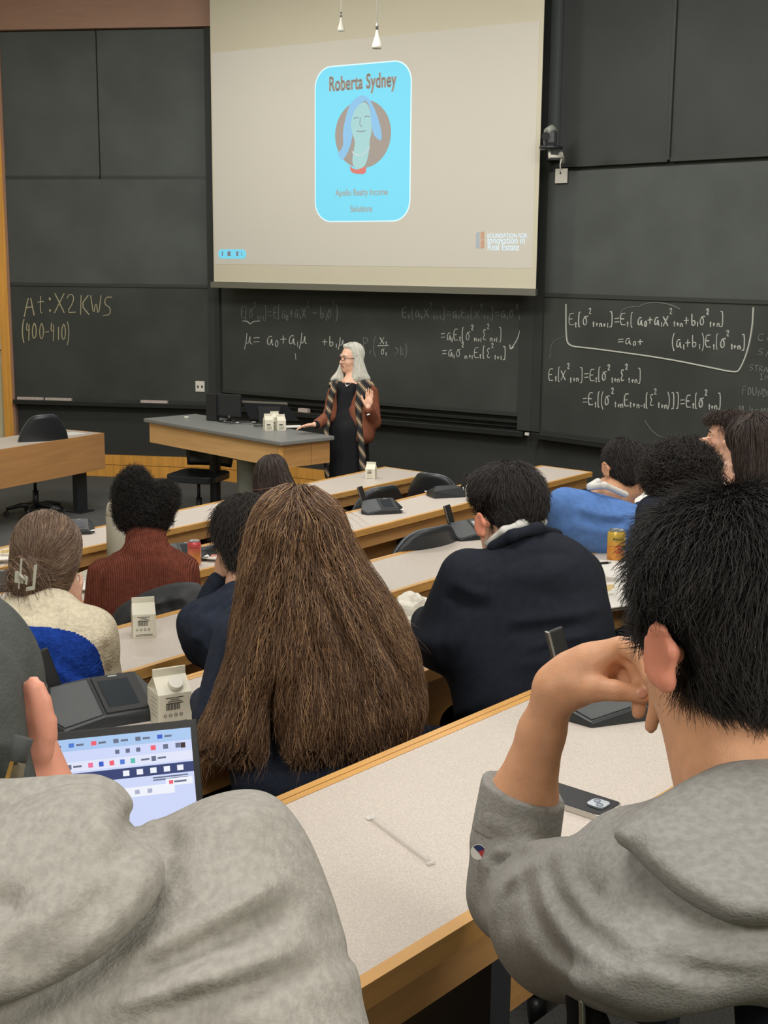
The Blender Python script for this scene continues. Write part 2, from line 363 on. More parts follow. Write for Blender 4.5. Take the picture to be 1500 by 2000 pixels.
# ---------------------------------------------------------------- hair strands
def strands(ho, n, L, seg, m, flow=(0, 0, -1), lift=.5, rnd=.3, bend=.3, curl=0, curln=3, rad=.0006, seed=1, hug=0,
            mask=None, name='hair_strands', bundle=0, lvar=.35, front=None, avoid=(), grav=.35, lenf=None, stop=None):
    rg = np.random.default_rng(seed); me = ho.data
    co = np.empty(len(me.vertices)*3, np.float32); me.vertices.foreach_get('co', co); co = co.reshape(-1, 3).astype(float)
    ls = np.empty(len(me.loops), np.int32); me.loops.foreach_get('vertex_index', ls); Q = ls.reshape(-1, 4)
    a = co[Q[:, 2]]-co[Q[:, 0]]; b = co[Q[:, 3]]-co[Q[:, 1]]; N = np.cross(a, b); A = np.linalg.norm(N, axis=1); N /= A[:, None]+1e-12
    ce = co[Q].mean(1)
    keep = A > 0
    if mask is not None: keep &= mask(ce)
    for q_, r_ in avoid: keep &= np.linalg.norm(ce-q_, axis=1) > r_
    if front is not None:  # favour what can be seen from the seats behind
        vd = ce-ORG; vd /= np.linalg.norm(vd, axis=1)[:, None]; keep &= (N*vd).sum(1) < front
    ids = np.nonzero(keep)[0]; pr = A[ids]/A[ids].sum(); pick = rg.choice(ids, n, p=pr)
    u, v = rg.random(n)[:, None], rg.random(n)[:, None]
    p0 = (co[Q[pick, 0]]*(1-u)+co[Q[pick, 1]]*u)*(1-v)+(co[Q[pick, 3]]*(1-u)+co[Q[pick, 2]]*u)*v; nn = N[pick]
    fl = flow(p0) if callable(flow) else np.tile(np.array(flow, float), (n, 1))
    def tang(f, nr): t = f-(f*nr).sum(1)[:, None]*nr; return t/(np.linalg.norm(t, axis=1)[:, None]+1e-9)
    d = tang(fl, nn)*(1-lift)+nn*lift+rg.normal(0, rnd, (n, 3)); d /= np.linalg.norm(d, axis=1)[:, None]
    Ls = L*(1-lvar+2*lvar*rg.random(n))/seg
    if lenf is not None: Ls = Ls*lenf(p0)
    fe = tang(fl, nn)*(1-lift)+nn*lift*.6+np.array([0, 0, -grav])
    pts = np.zeros((n, seg+1, 3)); pts[:, 0] = p0; p = p0.copy()
    bv = None
    if hug:
        bv = BVHTree.FromPolygons([tuple(c) for c in co], [tuple(q) for q in Q.tolist()])
    off = hug*(.2+.8*rg.random(n)) if hug else 0
    ph = rg.random(n)*6.28; wf = rg.random(n)*2+1.5
    for s_ in range(1, seg+1):
        p = p+d*(Ls*(stop(p) if stop else 1))[:, None]
        if hug:
            q = np.empty_like(p); nr = np.empty_like(p)
            for i in range(n):
                l, nn_, _, _ = bv.find_nearest(p[i]); q[i] = l; nr[i] = nn_
            p = q+nr*off[:, None]*(1 if s_ < seg*.8 else 1.6)
            fl = flow(p) if callable(flow) else fl
            wv = np.sin(ph+wf*s_*.5)[:, None]*np.cross(nr, fl)*bundle
            d = tang(fl, nr)+rg.normal(0, rnd, (n, 3))+wv
        else:
            d = d*(1-bend)+bend*fe+rg.normal(0, rnd*.6, (n, 3))
        d /= np.linalg.norm(d, axis=1)[:, None]; pts[:, s_] = p
    if curl:
        ax_ = np.cross(d, rg.normal(0, 1, (n, 3))); ax_ /= np.linalg.norm(ax_, axis=1)[:, None]; bx = np.cross(d, ax_)
        for s_ in range(seg+1):
            a_ = ph+curln*2*pi*s_/seg; w_ = curl*min(1, s_/2)
            pts[:, s_] += w_*(np.cos(a_)[:, None]*ax_+np.sin(a_)[:, None]*bx)
    cu = bpy.data.hair_curves.new(name); cu.add_curves([seg+1]*n)
    cu.points.foreach_set('position', pts.astype(np.float32).ravel())
    rr = np.tile(np.linspace(1, .25, seg+1)*rad, n); cu.points.foreach_set('radius', rr.astype(np.float32))
    cu.materials.append(m); o = bpy.data.objects.new(name, cu); C.objects.link(o); o.parent = ho; tag(o, kind='stuff'); return o
# ---------------------------------------------------------------- materials of the place
M_BOARD = mat('slate_board', (82, 86, 84), .75, var=.10, scale=2.2, spec=.25)
M_BOARD_LOW = mat('slate_board_used', (66, 69, 66), .72, var=.14, scale=1.7, spec=.25)
M_BLACKWALL = mat('dark_wall_panel', (56, 58, 56), .7, var=.06, scale=2, spec=.25)
M_FRAME = mat('dark_metal_frame', (66, 70, 68), .42, metal=.3)
M_FRAMEK = mat('black_metal_frame', (40, 42, 42), .45, metal=.2)
M_ALU = mat('brushed_metal', (150, 152, 148), .35, metal=.8)
M_WOOD = mat('maple_wood', (216, 164, 92), .42, var=.12, scale=3, stretch=(1, 1, 14), coat=.15)
M_WOODP = mat('maple_post', (226, 164, 76), .42, var=.10, scale=3, stretch=(9, 9, .6), coat=.15)
M_WOODD = mat('maple_apron', (196, 148, 92), .5, var=.10, scale=2.5, stretch=(1, 1, 12))
M_PANEL = mat('beech_front_panel', (230, 184, 124), .48, var=.08, scale=2.2, stretch=(1, 1, 14))
M_BEAM = mat('brown_beam', (158, 124, 104), .6, var=.05, scale=3, stretch=(1, 1, 9))
M_LAM = mat('speckled_laminate', (204, 194, 184), .42, var=.11, scale=330, spec=.4, detail=2)
M_LAMG = mat('grey_laminate', (132, 134, 132), .4, var=.04, scale=120, spec=.4)
M_CARPET = mat('charcoal_carpet', (92, 93, 91), .95, var=.18, scale=160, bump=.3, spec=.1)
M_CREAM = mat('cream_wall_paint', (205, 198, 165), .7, var=.02, scale=2)
M_CEIL = mat('ceiling_tile', (200, 192, 175), .8, var=.02, scale=3)
M_BLACKP = mat('black_plastic', (34, 36, 38), .42)
M_BLACKS = mat('black_satin', (38, 42, 46), .38)
M_WHITE = mat('white_plastic', (225, 222, 210), .45)
M_CHALK = mat('chalk', (190, 192, 184), .9, spec=.1)
M_CHALKD = mat('faint_chalk', (118, 122, 116), .9, spec=.1)
M_DARK = mat('dark_print', (46, 46, 48), .6)
M_PAPER = mat('white_paper', (236, 234, 228), .6, var=.02, scale=20)
M_CARTON = mat('carton_board', (226, 222, 204), .5, var=.02, scale=14)
M_CHROME = mat('chrome', (200, 200, 195), .2, metal=1)
M_COLUMN = mat('grey_painted_column', (132, 136, 126), .45, metal=.2)

# ---------------------------------------------------------------- front wall in three flat facets
WSEG = {'a': (np.array([-4.1424, 14.4894]), np.array([-1.7817, 14.1230])),
        'b': (np.array([-1.7817, 14.1230]), np.array([1.3803, 12.0650])),
        'c': (np.array([1.3803, 12.0650]), np.array([2.2204, 11.1738]))}
def seg(s):
    a, b = WSEG[s]; t = (b-a)/np.linalg.norm(b-a); return a, t, np.array([t[1], -t[0]])
def W(s, x, y, out=0):
    a, t, n = seg(s); a = a+n*out; d = P(x, y, 1)-ORG; nn = np.array([-t[1], t[0]])
    q = d*((nn@a)/(nn@d[:2])); return float(t@(q[:2]-a)), float(q[2]+CAMZ)
def wp(s, u, z, out=0):
    a, t, n = seg(s); q = a+t*u+n*out; return (q[0], q[1], z)
def wbox(mb, s, u0, u1, z0, z1, o0, o1, mi=0):
    return mb.hexa([wp(s, u0, z0, o1), wp(s, u1, z0, o1), wp(s, u1, z0, o0), wp(s, u0, z0, o0),
                    wp(s, u0, z1, o1), wp(s, u1, z1, o1), wp(s, u1, z1, o0), wp(s, u0, z1, o0)], mi)
ULEN = {k: float(np.linalg.norm(v[1]-v[0])) for k, v in WSEG.items()}
def st(name, mb, m, **k): return tag(mb.build(name, m, **k), kind='structure')
CZ = 5.15
st('wall_front_left', wbox(MB(), 'a', -.06, ULEN['a']+.03, 0, CZ, -.15, -.02), M_BLACKWALL)
st('wall_front', wbox(MB(), 'b', -.02, ULEN['b']+.02, 0, CZ, -.15, -.02), M_BLACKWALL)
st('wall_front_right', wbox(MB(), 'c', 0, 6.3, 0, CZ, -.15, -.02), M_BLACKWALL)
a_, t_, n_ = seg('a')
st('wall_left', wbox(MB(), 'a', -2.2, -.06, 0, CZ, -.15, -.02), M_CREAM)
pl = wp('a', -2.2, 0)
mb = MB(); mb.box(pl[0]-.15, pl[0], -3.2, pl[1]+.1, 0, CZ); st('wall_side_left', mb, M_CREAM)
pr_ = wp('c', 6.3, 0)
mb = MB(); mb.box(pr_[0], pr_[0]+.15, -3.2, pr_[1]+.1, 0, CZ); st('wall_side_right', mb, M_CREAM)
mb = MB(); mb.box(pl[0]-.15, pr_[0]+.15, -3.35, -3.2, 0, CZ); st('wall_back', mb, M_CREAM)
mb = MB(); mb.box(pl[0]-.2, pr_[0]+.2, -3.4, 15.2, CZ, CZ+.1); st('ceiling', mb, M_CEIL)
mb = MB(); mb.box(pl[0]-.2, pr_[0]+.2, -3.4, 15.2, -.1, 0); st('floor', mb, M_CARPET)
# tiers: row i sits on FZ[i]; the step face stands just under the far edge of row i
FARN = {5: 1.50, 4: 2.55, 3: 3.62, 2: 5.2, 1: 6.75}
for i in (2, 3, 4, 5):
    mb = MB(); z = FZ[i]; n1 = FARN[i]-.06; n0 = FARN[i+1]-.06 if i < 5 else .02
    mb.hexa([tuple(tn(t, n, zz)) for zz in (FZ[i]-.2, z) for t, n in ((-4, n0), (8.6, n0), (8.6, n1), (-4, n1))]); st('floor_tier', mb, M_CARPET)
mb = MB(); mb.hexa([tuple(tn(t, n, zz)) for zz in (0, FZ[6]) for t, n in ((-4, -1.5), (5, -1.5), (5, .02), (-4, .02))]); st('floor_tier', mb, M_CARPET)
# wood post, beam and baseboard
st('trim_1', wbox(MB(), 'a', -.06, .045, 0, 4.68, -.03, .05), M_WOODP)
mb = wbox(MB(), 'a', .045, .072, 0, 4.68, -.03, .04); st('trim_2', mb, M_BEAM)
st('trim_3', wbox(MB(), 'a', -.6, ULEN['a'], 4.69, 4.99, -.03, .10), M_BEAM)
st('baseboard_left', wbox(wbox(MB(), 'a', .075, ULEN['a'], 0.0, .13, -.03, .015), 'a', .075, ULEN['a'], .135, .24, -.03, .02), M_WOODP)
st('baseboard_front', wbox(wbox(MB(), 'b', 0, ULEN['b'], 0, .13, -.03, .015), 'b', 0, ULEN['b'], .135, .24, -.03, .02), M_WOODP)
st('baseboard_right', wbox(MB(), 'c', .3, 6.2, 0, .24, -.03, .015), M_FRAMEK)
# dark uprights between the boards
mb = MB(); wbox(mb, 'a', 2.29, 2.43, .84, 4.69, -.02, .05); wbox(mb, 'b', -.0, .06, .84, 4.69, -.02, .06); st('trim_4', mb, M_BLACKWALL)
mb = MB(); wbox(mb, 'b', 3.62, 3.76, .84, 4.9, -.02, .05); wbox(mb, 'c', 0, .10, .84, 4.9, -.02, .05); st('trim_5', mb, M_BLACKWALL)
st('trim_6', wbox(MB(), 'c', .10, .20, 3.25, 5.0, -.02, .06), mat('satin_strip', (112, 118, 118), .35, metal=.5))

# ---------------------------------------------------------------- chalk writing: a small stroke alphabet
G = {
 'E': [[(.9, 0), (.1, .03), (.05, 1), (.95, .97)], [(.08, .5), (.7, .48)]], 't': [[(.5, .1), (.45, .9), (.7, 1)], [(.1, .42), (.9, .38)]],
 '[': [[(.8, -.12), (.3, -.1), (.2, 1.12), (.7, 1.12)]], ']': [[(.1, -.15), (.75, -.15), (.65, 1.15), (.05, 1.15)]],
 's': [[(1, .22), (.5, .25), (.12, .5), (.12, .85), (.45, 1), (.75, .75), (.65, .4), (.3, .25)]],
 'x': [[(.05, .2), (.9, 1)], [(.95, .15), (.05, 1)]], 'X': [[(.05, 0), (.95, 1)], [(.95, 0), (.02, 1)]],
 '2': [[(.1, .25), (.35, 0), (.75, .1), (.7, .45), (.1, .98), (.95, .95)]], '=': [[(.1, .45), (.9, .42)], [(.1, .75), (.9, .72)]],
 'a': [[(.75, .35), (.4, .3), (.1, .6), (.2, .95), (.55, .9), (.75, .4), (.75, .9), (.95, 1)]],
 'b': [[(.2, 0), (.15, .95), (.5, 1), (.75, .8), (.6, .55), (.2, .65)]], '+': [[(.1, .6), (.9, .57)], [(.5, .3), (.48, .9)]],
 '-': [[(.1, .6), (.9, .57)]], '(': [[(.8, -.2), (.3, .2), (.25, .8), (.75, 1.25)]], ')': [[(.2, -.2), (.7, .2), (.7, .8), (.2, 1.25)]],
 'n': [[(.1, .4), (.12, 1)], [(.12, .6), (.5, .4), (.8, .55), (.85, 1)]], '1': [[(.5, .2), (.5, 1)]],
 '0': [[(.5, 0), (.15, .3), (.15, .8), (.5, 1), (.85, .75), (.85, .25), (.5, 0)]],
 'e': [[(.9, .1), (.4, 0), (.2, .3), (.6, .48), (.15, .75), (.4, 1), (.95, .9)]],
 'u': [[(.3, .1), (.2, .8), (-.05, 1.3)], [(.2, .85), (.5, .9), (.75, .2), (.7, .85), (1, .95)]],
 'P': [[(.2, 0), (.2, 1.1)], [(.1, .02), (.7, .05), (.9, .3), (.2, .5)]], 'r': [[(.2, .4), (.25, 1)], [(.25, .6), (.8, .4)]],
 '>': [[(.1, .2), (.9, .6), (.1, .95)]], 'k': [[(.15, .1), (.15, 1)], [(.8, .3), (.2, .65), (.85, 1)]],
 'A': [[(0, 1.2), (.5, -.05), (.95, 1.15)], [(.12, .75), (.85, .7)]], ':': [[(.4, .2), (.6, .25), (.45, .35), (.4, .2)], [(.45, .8), (.65, .85), (.45, .95), (.45, .8)]],
 'K': [[(.15, 0), (.1, 1)], [(.85, 0), (.15, .5), (.9, 1)]], 'W': [[(0, 0), (.3, 1.05), (.5, .25), (.75, 1.1), (1, 0)]],
 'S': [[(.9, .05), (.3, .05), (.15, .4), (.75, .6), (.7, .95), (.05, 1)]], '4': [[(.3, 0), (.1, .5), (.8, .45)], [(.65, .1), (.6, 1.1)]],
 'C': [[(.95, .1), (.4, .05), (.1, .5), (.35, .95), (.9, .85)]], 'o': [[(.5, .3), (.15, .65), (.5, 1), (.85, .65), (.5, .3)]],
 'T': [[(.05, .05), (.95, 0)], [(.5, .05), (.45, 1)]], 'R': [[(.15, 1), (.15, 0), (.75, .1), (.7, .4), (.15, .5), (.85, 1)]],
 'G': [[(.9, .15), (.4, 0), (.1, .5), (.4, 1), (.9, .85), (.9, .55), (.6, .55)]], 'I': [[(.2, 0), (.8, 0)], [(.5, 0), (.45, 1)], [(.15, 1), (.8, 1)]],
 'N': [[(.1, 1), (.12, 0), (.8, 1), (.85, 0)]], 'F': [[(.9, 0), (.15, .05), (.1, 1)], [(.12, .5), (.7, .45)]], 'O': [[(.5, 0), (.1, .5), (.5, 1), (.9, .5), (.5, 0)]],
 'U': [[(.1, 0), (.15, .8), (.5, 1), (.85, .8), (.9, 0)]], 'D': [[(.15, 0), (.1, 1), (.7, .85), (.85, .4), (.15, 0)]], 'M': [[(.05, 1), (.15, 0), (.5, .7), (.85, 0), (.95, 1)]],
 'V': [[(.05, 0), (.5, 1), (.95, 0)]],
}
WD = {'[': .45, ']': .5, '(': .45, ')': .45, '1': .4, ':': .5, 't': .6, 'r': .6, 'I': .6, 'e': .6}
rgc = random.Random(5)
def chalk(parent, s, x0, y0, x1, y1, size, txt, m=None, r=.006):
    lay = []; x = 0; lev = 0
    for ch in txt:
        if ch == '_': lev = -1; continue
        if ch == '^': lev = 1; continue
        if ch == '}': lev = 0; continue
        if ch == ' ': x += .5; continue
        k = .5 if lev else 1.0; oy = {0: 0, -1: .62, 1: -.45}[lev]
        lay.append((ch, x, oy, k)); x += (WD.get(ch, .8)*k)+.14
    sc = math.hypot(x1-x0, 0)/x; mbx = MB()
    for ch, gx, oy, k in lay:
        wdt = WD.get(ch, .8)*k*sc; jx, jy = rgc.uniform(-.04, .04)*size, rgc.uniform(-.05, .05)*size
        for strk in G[ch]:
            pts = chaik_open([(x0+gx*sc+u*wdt+jx, y0+(y1-y0)*gx/x+size*(oy+v*k)+jy) for u, v in strk])
            mbx.tube([wp(s, *W(s, px, py, .03), .0315) for px, py in pts], r*rgc.uniform(.7, 1.1), 4)
    return tag(mbx.build('chalk_writing', m or M_CHALK, parent), kind='stuff')
def chaik_open(p):
    if len(p) < 3: return p
    o = [p[0]]
    for a, b in zip(p, p[1:]): o += [(a[0]*.75+b[0]*.25, a[1]*.75+b[1]*.25), (a[0]*.25+b[0]*.75, a[1]*.25+b[1]*.75)]
    return o+[p[-1]]
def stroke(mbx, s, pts, r=.006): mbx.tube([wp(s, *W(s, px, py, .03), .0315) for px, py in chaik_open(chaik_open(pts))], r, 4)

def board(label, s, u0, u1, z0, z1, m, out=.03, rail=True):
    b = thing('chalkboard', label, 'chalkboard', wp(s, (u0+u1)/2, z0)); b0 = Vector(b.location)
    g = wbox(MB(), s, u0, u1, z0, z1, -.015, out).build('slate', m, b, world=True)
    if rail:
        wbox(MB(), s, u0, u1, z0-.035, z0+.0, -.01, out+.012).build('bottom_rail', M_FRAME, b, world=True)
    return b
def fixw(o, b): o.location = -Vector(b.location); return o
b1 = board('tall upper chalkboard panel by the wooden post', 'a', .075, 1.12, 3.22, 4.68, M_BOARD, out=.02)
b2 = board('upper chalkboard panel left of the projection screen', 'a', 1.135, 2.29, 3.22, 4.68, M_BOARD, out=.02)
b3 = board('clean wide chalkboard above the board reading X2KWS', 'a', .075, 2.29, 2.10, 3.185, M_BOARD)
b4 = board('chalkboard with X2KWS written at its upper corner', 'a', .075, 2.29, .86, 2.065, M_BOARD_LOW)
for nm, a in (('At:X2KWS', (47, 572, 226, 578, 38)), ('(400-410)', (43, 628, 138, 634, 32))):
    fixw(chalk(b4, 'a', *a, nm, m=mat('yellowish_chalk', (190, 182, 148), .9, spec=.1)), b4)
b5 = board('middle chalkboard with equations under the projection screen', 'b', .07, 3.615, 1.0, 3.0, M_BOARD_LOW)
for a in ((470, 599, 662, 598, 24, 'E[s^2_t+1}]=E[a_0}+a_1}x^2} - b_1}s^2}]', M_CHALKD), (478, 648, 602, 648, 26, 'u= a_0}+a_1}u', None),
          (628, 656, 675, 656, 20, '+b_1}u', None), (708, 660, 738, 662, 28, 'P_r}(', M_CHALKD), (771, 674, 798, 675, 20, '>k)', M_CHALKD), (742, 656, 758, 656, 16, 'x_t', None), (744, 679, 758, 679, 14, 's_t', None),
          (785, 601, 1031, 602, 20, 'E_t}[a_1}X^2_t+1}]=a_1}E_t}[x^2_t+}]=a_1}s^2_t+1', M_CHALKD), (861, 643, 981, 643, 22, '=a_1}E_t}[s^2_n+1}e^2_n+1}]', None), (863, 677, 990, 680, 20, '=a_1}s^2_n+1}E_t}[e^2_t+1}]', None)):
    fixw(chalk(b5, 'b', *a[:6], m=a[6], r=.0052), b5)
mb = MB(); stroke(mb, 'b', [(474, 627), (484, 628), (489, 634), (494, 628), (508, 627)]); stroke(mb, 'b', [(738, 676), (759, 675)])
stroke(mb, 'b', [(1019, 626), (1016, 648), (1009, 667), (998, 682)]); stroke(mb, 'b', [(996, 673), (997, 683), (1004, 678)]); stroke(mb, 'b', [(577, 690), (578, 702)], .003)
tag(fixw(mb.build('chalk_stroke', M_CHALK, b5), b5), kind='stuff')
b6 = board('upper chalkboard panel right of the camera mount', 'c', .21, 1.345, 3.22, 5.0, mat('slate_board_deep', (62, 65, 64), .6, var=.12, scale=1.2, spec=.3), out=.02)
b7 = board('tall upper chalkboard panel at the right edge of view', 'c', 1.375, 3.6, 3.22, 5.0, MATS['slate_board_deep'], out=.02)
mb = MB(); wbox(mb, 'c', 1.345, 1.372, 3.2, 5.0, -.01, .04); st('trim_7', mb, M_FRAME)
b8 = board('clean grey chalkboard above the boxed equations', 'c', .10, 3.6, 2.10, 3.15, M_BOARD)
b9 = board('chalkboard with the boxed equations on the right', 'c', .10, 3.6, .86, 2.065, M_BOARD_LOW)
for a in ((1111, 613, 1416, 613, 23, 'E_t}[s^2_t+n+1}]=E_t}[ a_0}+a_1}x^2_t+n}+b_1}s^2_t+n}]'), (1206, 656, 1260, 658, 17, '=a_0}+'), (1312, 655, 1458, 656, 24, '(a_1}+b_1})E_t}[s^2_t+n}]'),
          (1072, 720, 1254, 722, 23, 'E_t}[x^2_t+n}]=E_t}[s^2_t+n}e^2_t+n}]'), (1137, 768, 1411, 773, 24, '=E_t}[(s^2_t+n}E_t+n-1}[e^2_t+n})]]=E_t}[s^2_t+n}]')):
    fixw(chalk(b9, 'c', *a), b9)
for a in ((1478, 652, 1530, 654, 15, 'CoN'), (1479, 682, 1530, 683, 12, 'SAM'), (1464, 713, 1530, 717, 11, 'STRATEG'), (1484, 731, 1520, 733, 11, 'INV'), (1450, 755, 1520, 762, 17, 'FOUNDER'), (1444, 788, 1520, 798, 22, 'M u=MuS')):
    fixw(chalk(b9, 'c', *a, m=M_CHALKD, r=.005), b9)
mb = MB(); stroke(mb, 'c', [(1106, 594), (1106, 660), (1112, 676), (1145, 679), (1200, 686), (1300, 700), (1380, 716), (1437, 728), (1446, 722), (1461, 686), (1470, 640), (1472, 600)], .008)
fixw(mb.build('chalk_box_outline', M_CHALK, b9), b9)
mb = MB(); stroke(mb, 'c', [(1210, 622), (1216, 602), (1245, 598)], .004); stroke(mb, 'c', [(1246, 600), (1262, 592), (1290, 591), (1312, 596), (1328, 604)], .005)
stroke(mb, 'c', [(1074, 700), (1077, 668), (1102, 657)], .003); stroke(mb, 'c', [(1259, 820), (1275, 845), (1300, 858), (1330, 861)], .003)
tag(fixw(mb.build('chalk_arc', M_CHALKD, b9), b9), kind='stuff')
# chalk trays
def tray(label, s, u0, u1):
    b = thing('chalk_tray', label, 'tray', wp(s, (u0+u1)/2, .80))
    mb = MB(); wbox(mb, s, u0, u1, .785, .80, -.02, .10); wbox(mb, s, u0, u1, .80, .83, .09, .10); wbox(mb, s, u0, u1, .80, .86, -.02, .0)
    mb.build('ledge', M_FRAMEK, b, world=True)
    mb = MB(); wbox(mb, s, u0, u1, .825, .835, .088, .104); mb.build('lip', M_FRAME, b, world=True); return b
tray('black metal chalk tray under the board reading X2KWS', 'a', .075, 2.40)
tray('black metal chalk tray behind the speaker', 'b', .05, 3.70)
tray('black metal chalk tray under the boxed equations', 'c', .05, 3.6)
mb = MB(); wbox(mb, 'b', .07, 3.615, .90, .93, -.02, .035); wbox(mb, 'b', .07, 3.615, .86, .87, -.02, .03); st('trim_8', mb, M_FRAMEK)
# erasers and chalk lying in the trays
def onw(name, label, cat, s, x, y, L, wd, h, m, m2, out=.05, group=None):
    u, _ = W(s, x, y, out); b = thing(name, label, cat, wp(s, u, .80, out), 0, group)
    mb = MB(); wbox(mb, s, u-L/2, u+L/2, .80, .80+h*.5, out-wd/2, out+wd/2); mb.build('body' if m2 else 'stick', m, b, world=True)
    if m2:
        mb = MB(); wbox(mb, s, u-L/2, u+L/2, .80+h*.5, .80+h, out-wd/2, out+wd/2); mb.build('felt', m2, b, world=True)
    return b
FEL = mat('chalky_felt', (196, 182, 176), .9, var=.1, scale=40); FELT = mat('eraser_back', (120, 122, 120), .7)
onw('chalkboard_eraser', 'long pale felt eraser at the post end of the tray', 'eraser', 'a', 60, 768, .30, .05, .06, FELT, FEL)
onw('chalkboard_eraser', 'long pale felt eraser second from the wooden post', 'eraser', 'a', 115, 771, .30, .05, .06, FELT, FEL)
onw('chalkboard_eraser', 'long pale felt eraser near the lectern end of the tray', 'eraser', 'a', 302, 781, .30, .05, .06, FELT, FEL)
onw('chalk_stick', 'white chalk piece between the erasers in the tray', 'chalk', 'a', 209, 779, .09, .03, .05, M_WHITE, None)
onw('chalk_stick', 'white chalk piece in the tray right of the speaker', 'chalk', 'b', 748, 821, .05, .02, .05, M_WHITE, None, .06)
onw('chalk_stick', 'white chalk stub beside the other piece right of the speaker', 'chalk', 'b', 777, 823, .06, .02, .05, M_WHITE, None, .06)
onw('chalk_stick', 'small white chalk at the corner end of the middle tray', 'chalk', 'b', 1030, 838, .04, .02, .05, M_WHITE, None, .06)
onw('chalkboard_eraser', 'yellow backed eraser in the tray under boxed equations', 'eraser', 'c', 1270, 873, .13, .05, .05, mat('yellow_sponge', (214, 180, 90), .8), M_DARK)
onw('chalkboard_eraser', 'tan wooden eraser in the tray beside the monitor', 'eraser', 'b', 594, 799, .12, .05, .07, mat('tan_wood', (196, 160, 104), .6), FEL)

# ---------------------------------------------------------------- projection screen with the projected slide
SO = .33  # stands out from the wall
u0, zb = W('b', 418, 556, SO); u1, _ = W('b', 1046, 572, SO); zb = 2.14
scr = thing('projection_screen', 'large pale pull-down projection screen in front of the chalkboards', 'screen', wp('b', (u0+u1)/2, zb, SO))
M_SCR = mat('screen_fabric', (206, 201, 180), .75, var=.015, scale=1.5, spec=.2)
def sbox(mb, a, b, c, d, o0, o1, mi=0): return wbox(mb, 'b', a, b, c, d, SO+o0, SO+o1, mi)
sbox(MB(), u0, u1, zb, 5.05, -.006, 0).build('fabric', M_SCR, scr, world=True)
sbox(MB(), u0-.03, u1+.01, zb-.06, zb-.002, -.02, .02).build('weight_bar', M_ALU, scr, world=True)
ul, zt = W('b', 412, 104, SO); ur, _ = W('b', 1056, 40, SO); _, zl = W('b', 430, 516, SO)
def emis(name, col, s, base=(150, 150, 150)): return mat(name, base, .8, emit=s, ecol=col, spec=.1)
sbox(MB(), u0+.02, u1-.04, zl, zt, .0, .002).build('slide_field', mat('slide_grey_light', (205, 200, 184), .8, emit=.085, ecol=(170, 185, 210), spec=.1), scr, world=True)
cu0, cz1 = W('b', 617, 148, SO); cu1, cz1b = W('b', 803, 122, SO); _, cz0 = W('b', 700, 431, SO); cz1 = (W('b', 640, 132, SO)[1]+W('b', 780, 120, SO)[1])/2
M_CYAN = emis('slide_cyan', (110, 216, 250), .50, (110, 175, 190)); M_GREYT = mat('slide_grey_print', (178, 172, 166), .8, emit=.02)
def rr(u0, u1, z0, z1, r, o, n=8):
    L = []
    for cx, cy, a in ((u1-r, z1-r, 0), (u0+r, z1-r, 90), (u0+r, z0+r, 180), (u1-r, z0+r, 270)):
        for i in range(n+1): t = radians(a+90*i/n); L.append((cx+r*cos(t), cy+r*sin(t)))
    return [wp('b', u, z, SO+o) for u, z in L]
def rplate(name, u0, u1, z0, z1, r, o, m, th=.001, par=None):
    return MB().prism(rr(u0, u1, z0, z1, r, o), rr(u0, u1, z0, z1, r, o+th)).build(name, m, par or scr, world=True)
rplate('card_rim', cu0-.012, cu1+.012, cz0-.012, cz1+.012, .19, .002, emis('slide_pale_rim', (190, 235, 255), .55, (190, 200, 200)))
rplate('card', cu0, cu1, cz0, cz1, .18, .0035, M_CYAN)
def wmat(u, z, o, rot=0):
    a, t, n = seg('b'); q = wp('b', u, z, SO+o)
    m = Matrix(((t[0], 0, n[0], q[0]), (t[1], 0, n[1], q[1]), (0, 1, 0, q[2]), (0, 0, 0, 1)))
    return Matrix.Translation(-Vector(scr.location)) @ m @ Matrix.Rotation(rot, 4, 'Z')
cm = (cu0+cu1)/2
_, z_ = W('b', 710, 161, SO); [text('Roberta Sydney', 'slide_title', M_GREYT, scr, .185, wmat(cm+o_, z_, .006+abs(o_)*.01), offset=.0034, sx=.60, space=1.06) for o_ in (-.004, .004)]
_, z_ = W('b', 708, 376, SO); text('Apollo Realty Income', 'slide_caption', M_GREYT, scr, .085, wmat(cm, z_, .006), offset=.001, sx=.80)
_, z_ = W('b', 707, 408, SO); text('Solutions', 'slide_caption', M_GREYT, scr, .085, wmat(cm, z_, .006), offset=.001, sx=.80)
# portrait disc: a simple stylised figure in flat shapes
pu, pz = W('b', 709, 262, SO); R_ = .315
def sp2(pts, o, th=.0012, name='portrait_shape', m=None, sm=2):
    q = chaikin([(W('b', x, y, SO)) for x, y in pts], sm)
    return MB().prism([wp('b', a, b, SO+o) for a, b in q], [wp('b', a, b, SO+o+th) for a, b in q]).build(name, m, scr, world=True)
circ = [(pu+R_*cos(i*pi/24), pz+R_*.98*sin(i*pi/24)) for i in range(48)]
MB().prism([wp('b', a, b, SO+.0045) for a, b in circ], [wp('b', a, b, SO+.0055) for a, b in circ]).build('portrait_disc', mat('slide_taupe', (168, 160, 154), .8, emit=.03), scr, world=True)
px_ = lambda L: [(600+x/5.714, 100+y/5.714) for x, y in L]
M_BLUEH = emis('slide_blue_hair', (120, 190, 240), .42, (130, 165, 190)); M_FACE = emis('slide_face', (150, 215, 225), .36, (150, 180, 180))
sp2(px_([(600, 490), (520, 540), (460, 640), (430, 760), (400, 900), (410, 1040), (380, 1110), (340, 1130), (370, 1200), (400, 1220), (460, 1130), (500, 1010), (520, 850), (560, 650), (640, 540), (700, 600), (720, 800), (740, 930), (800, 990), (835, 1000), (835, 900), (800, 760), (740, 600), (670, 500)]), .0057, m=M_BLUEH, sm=1)
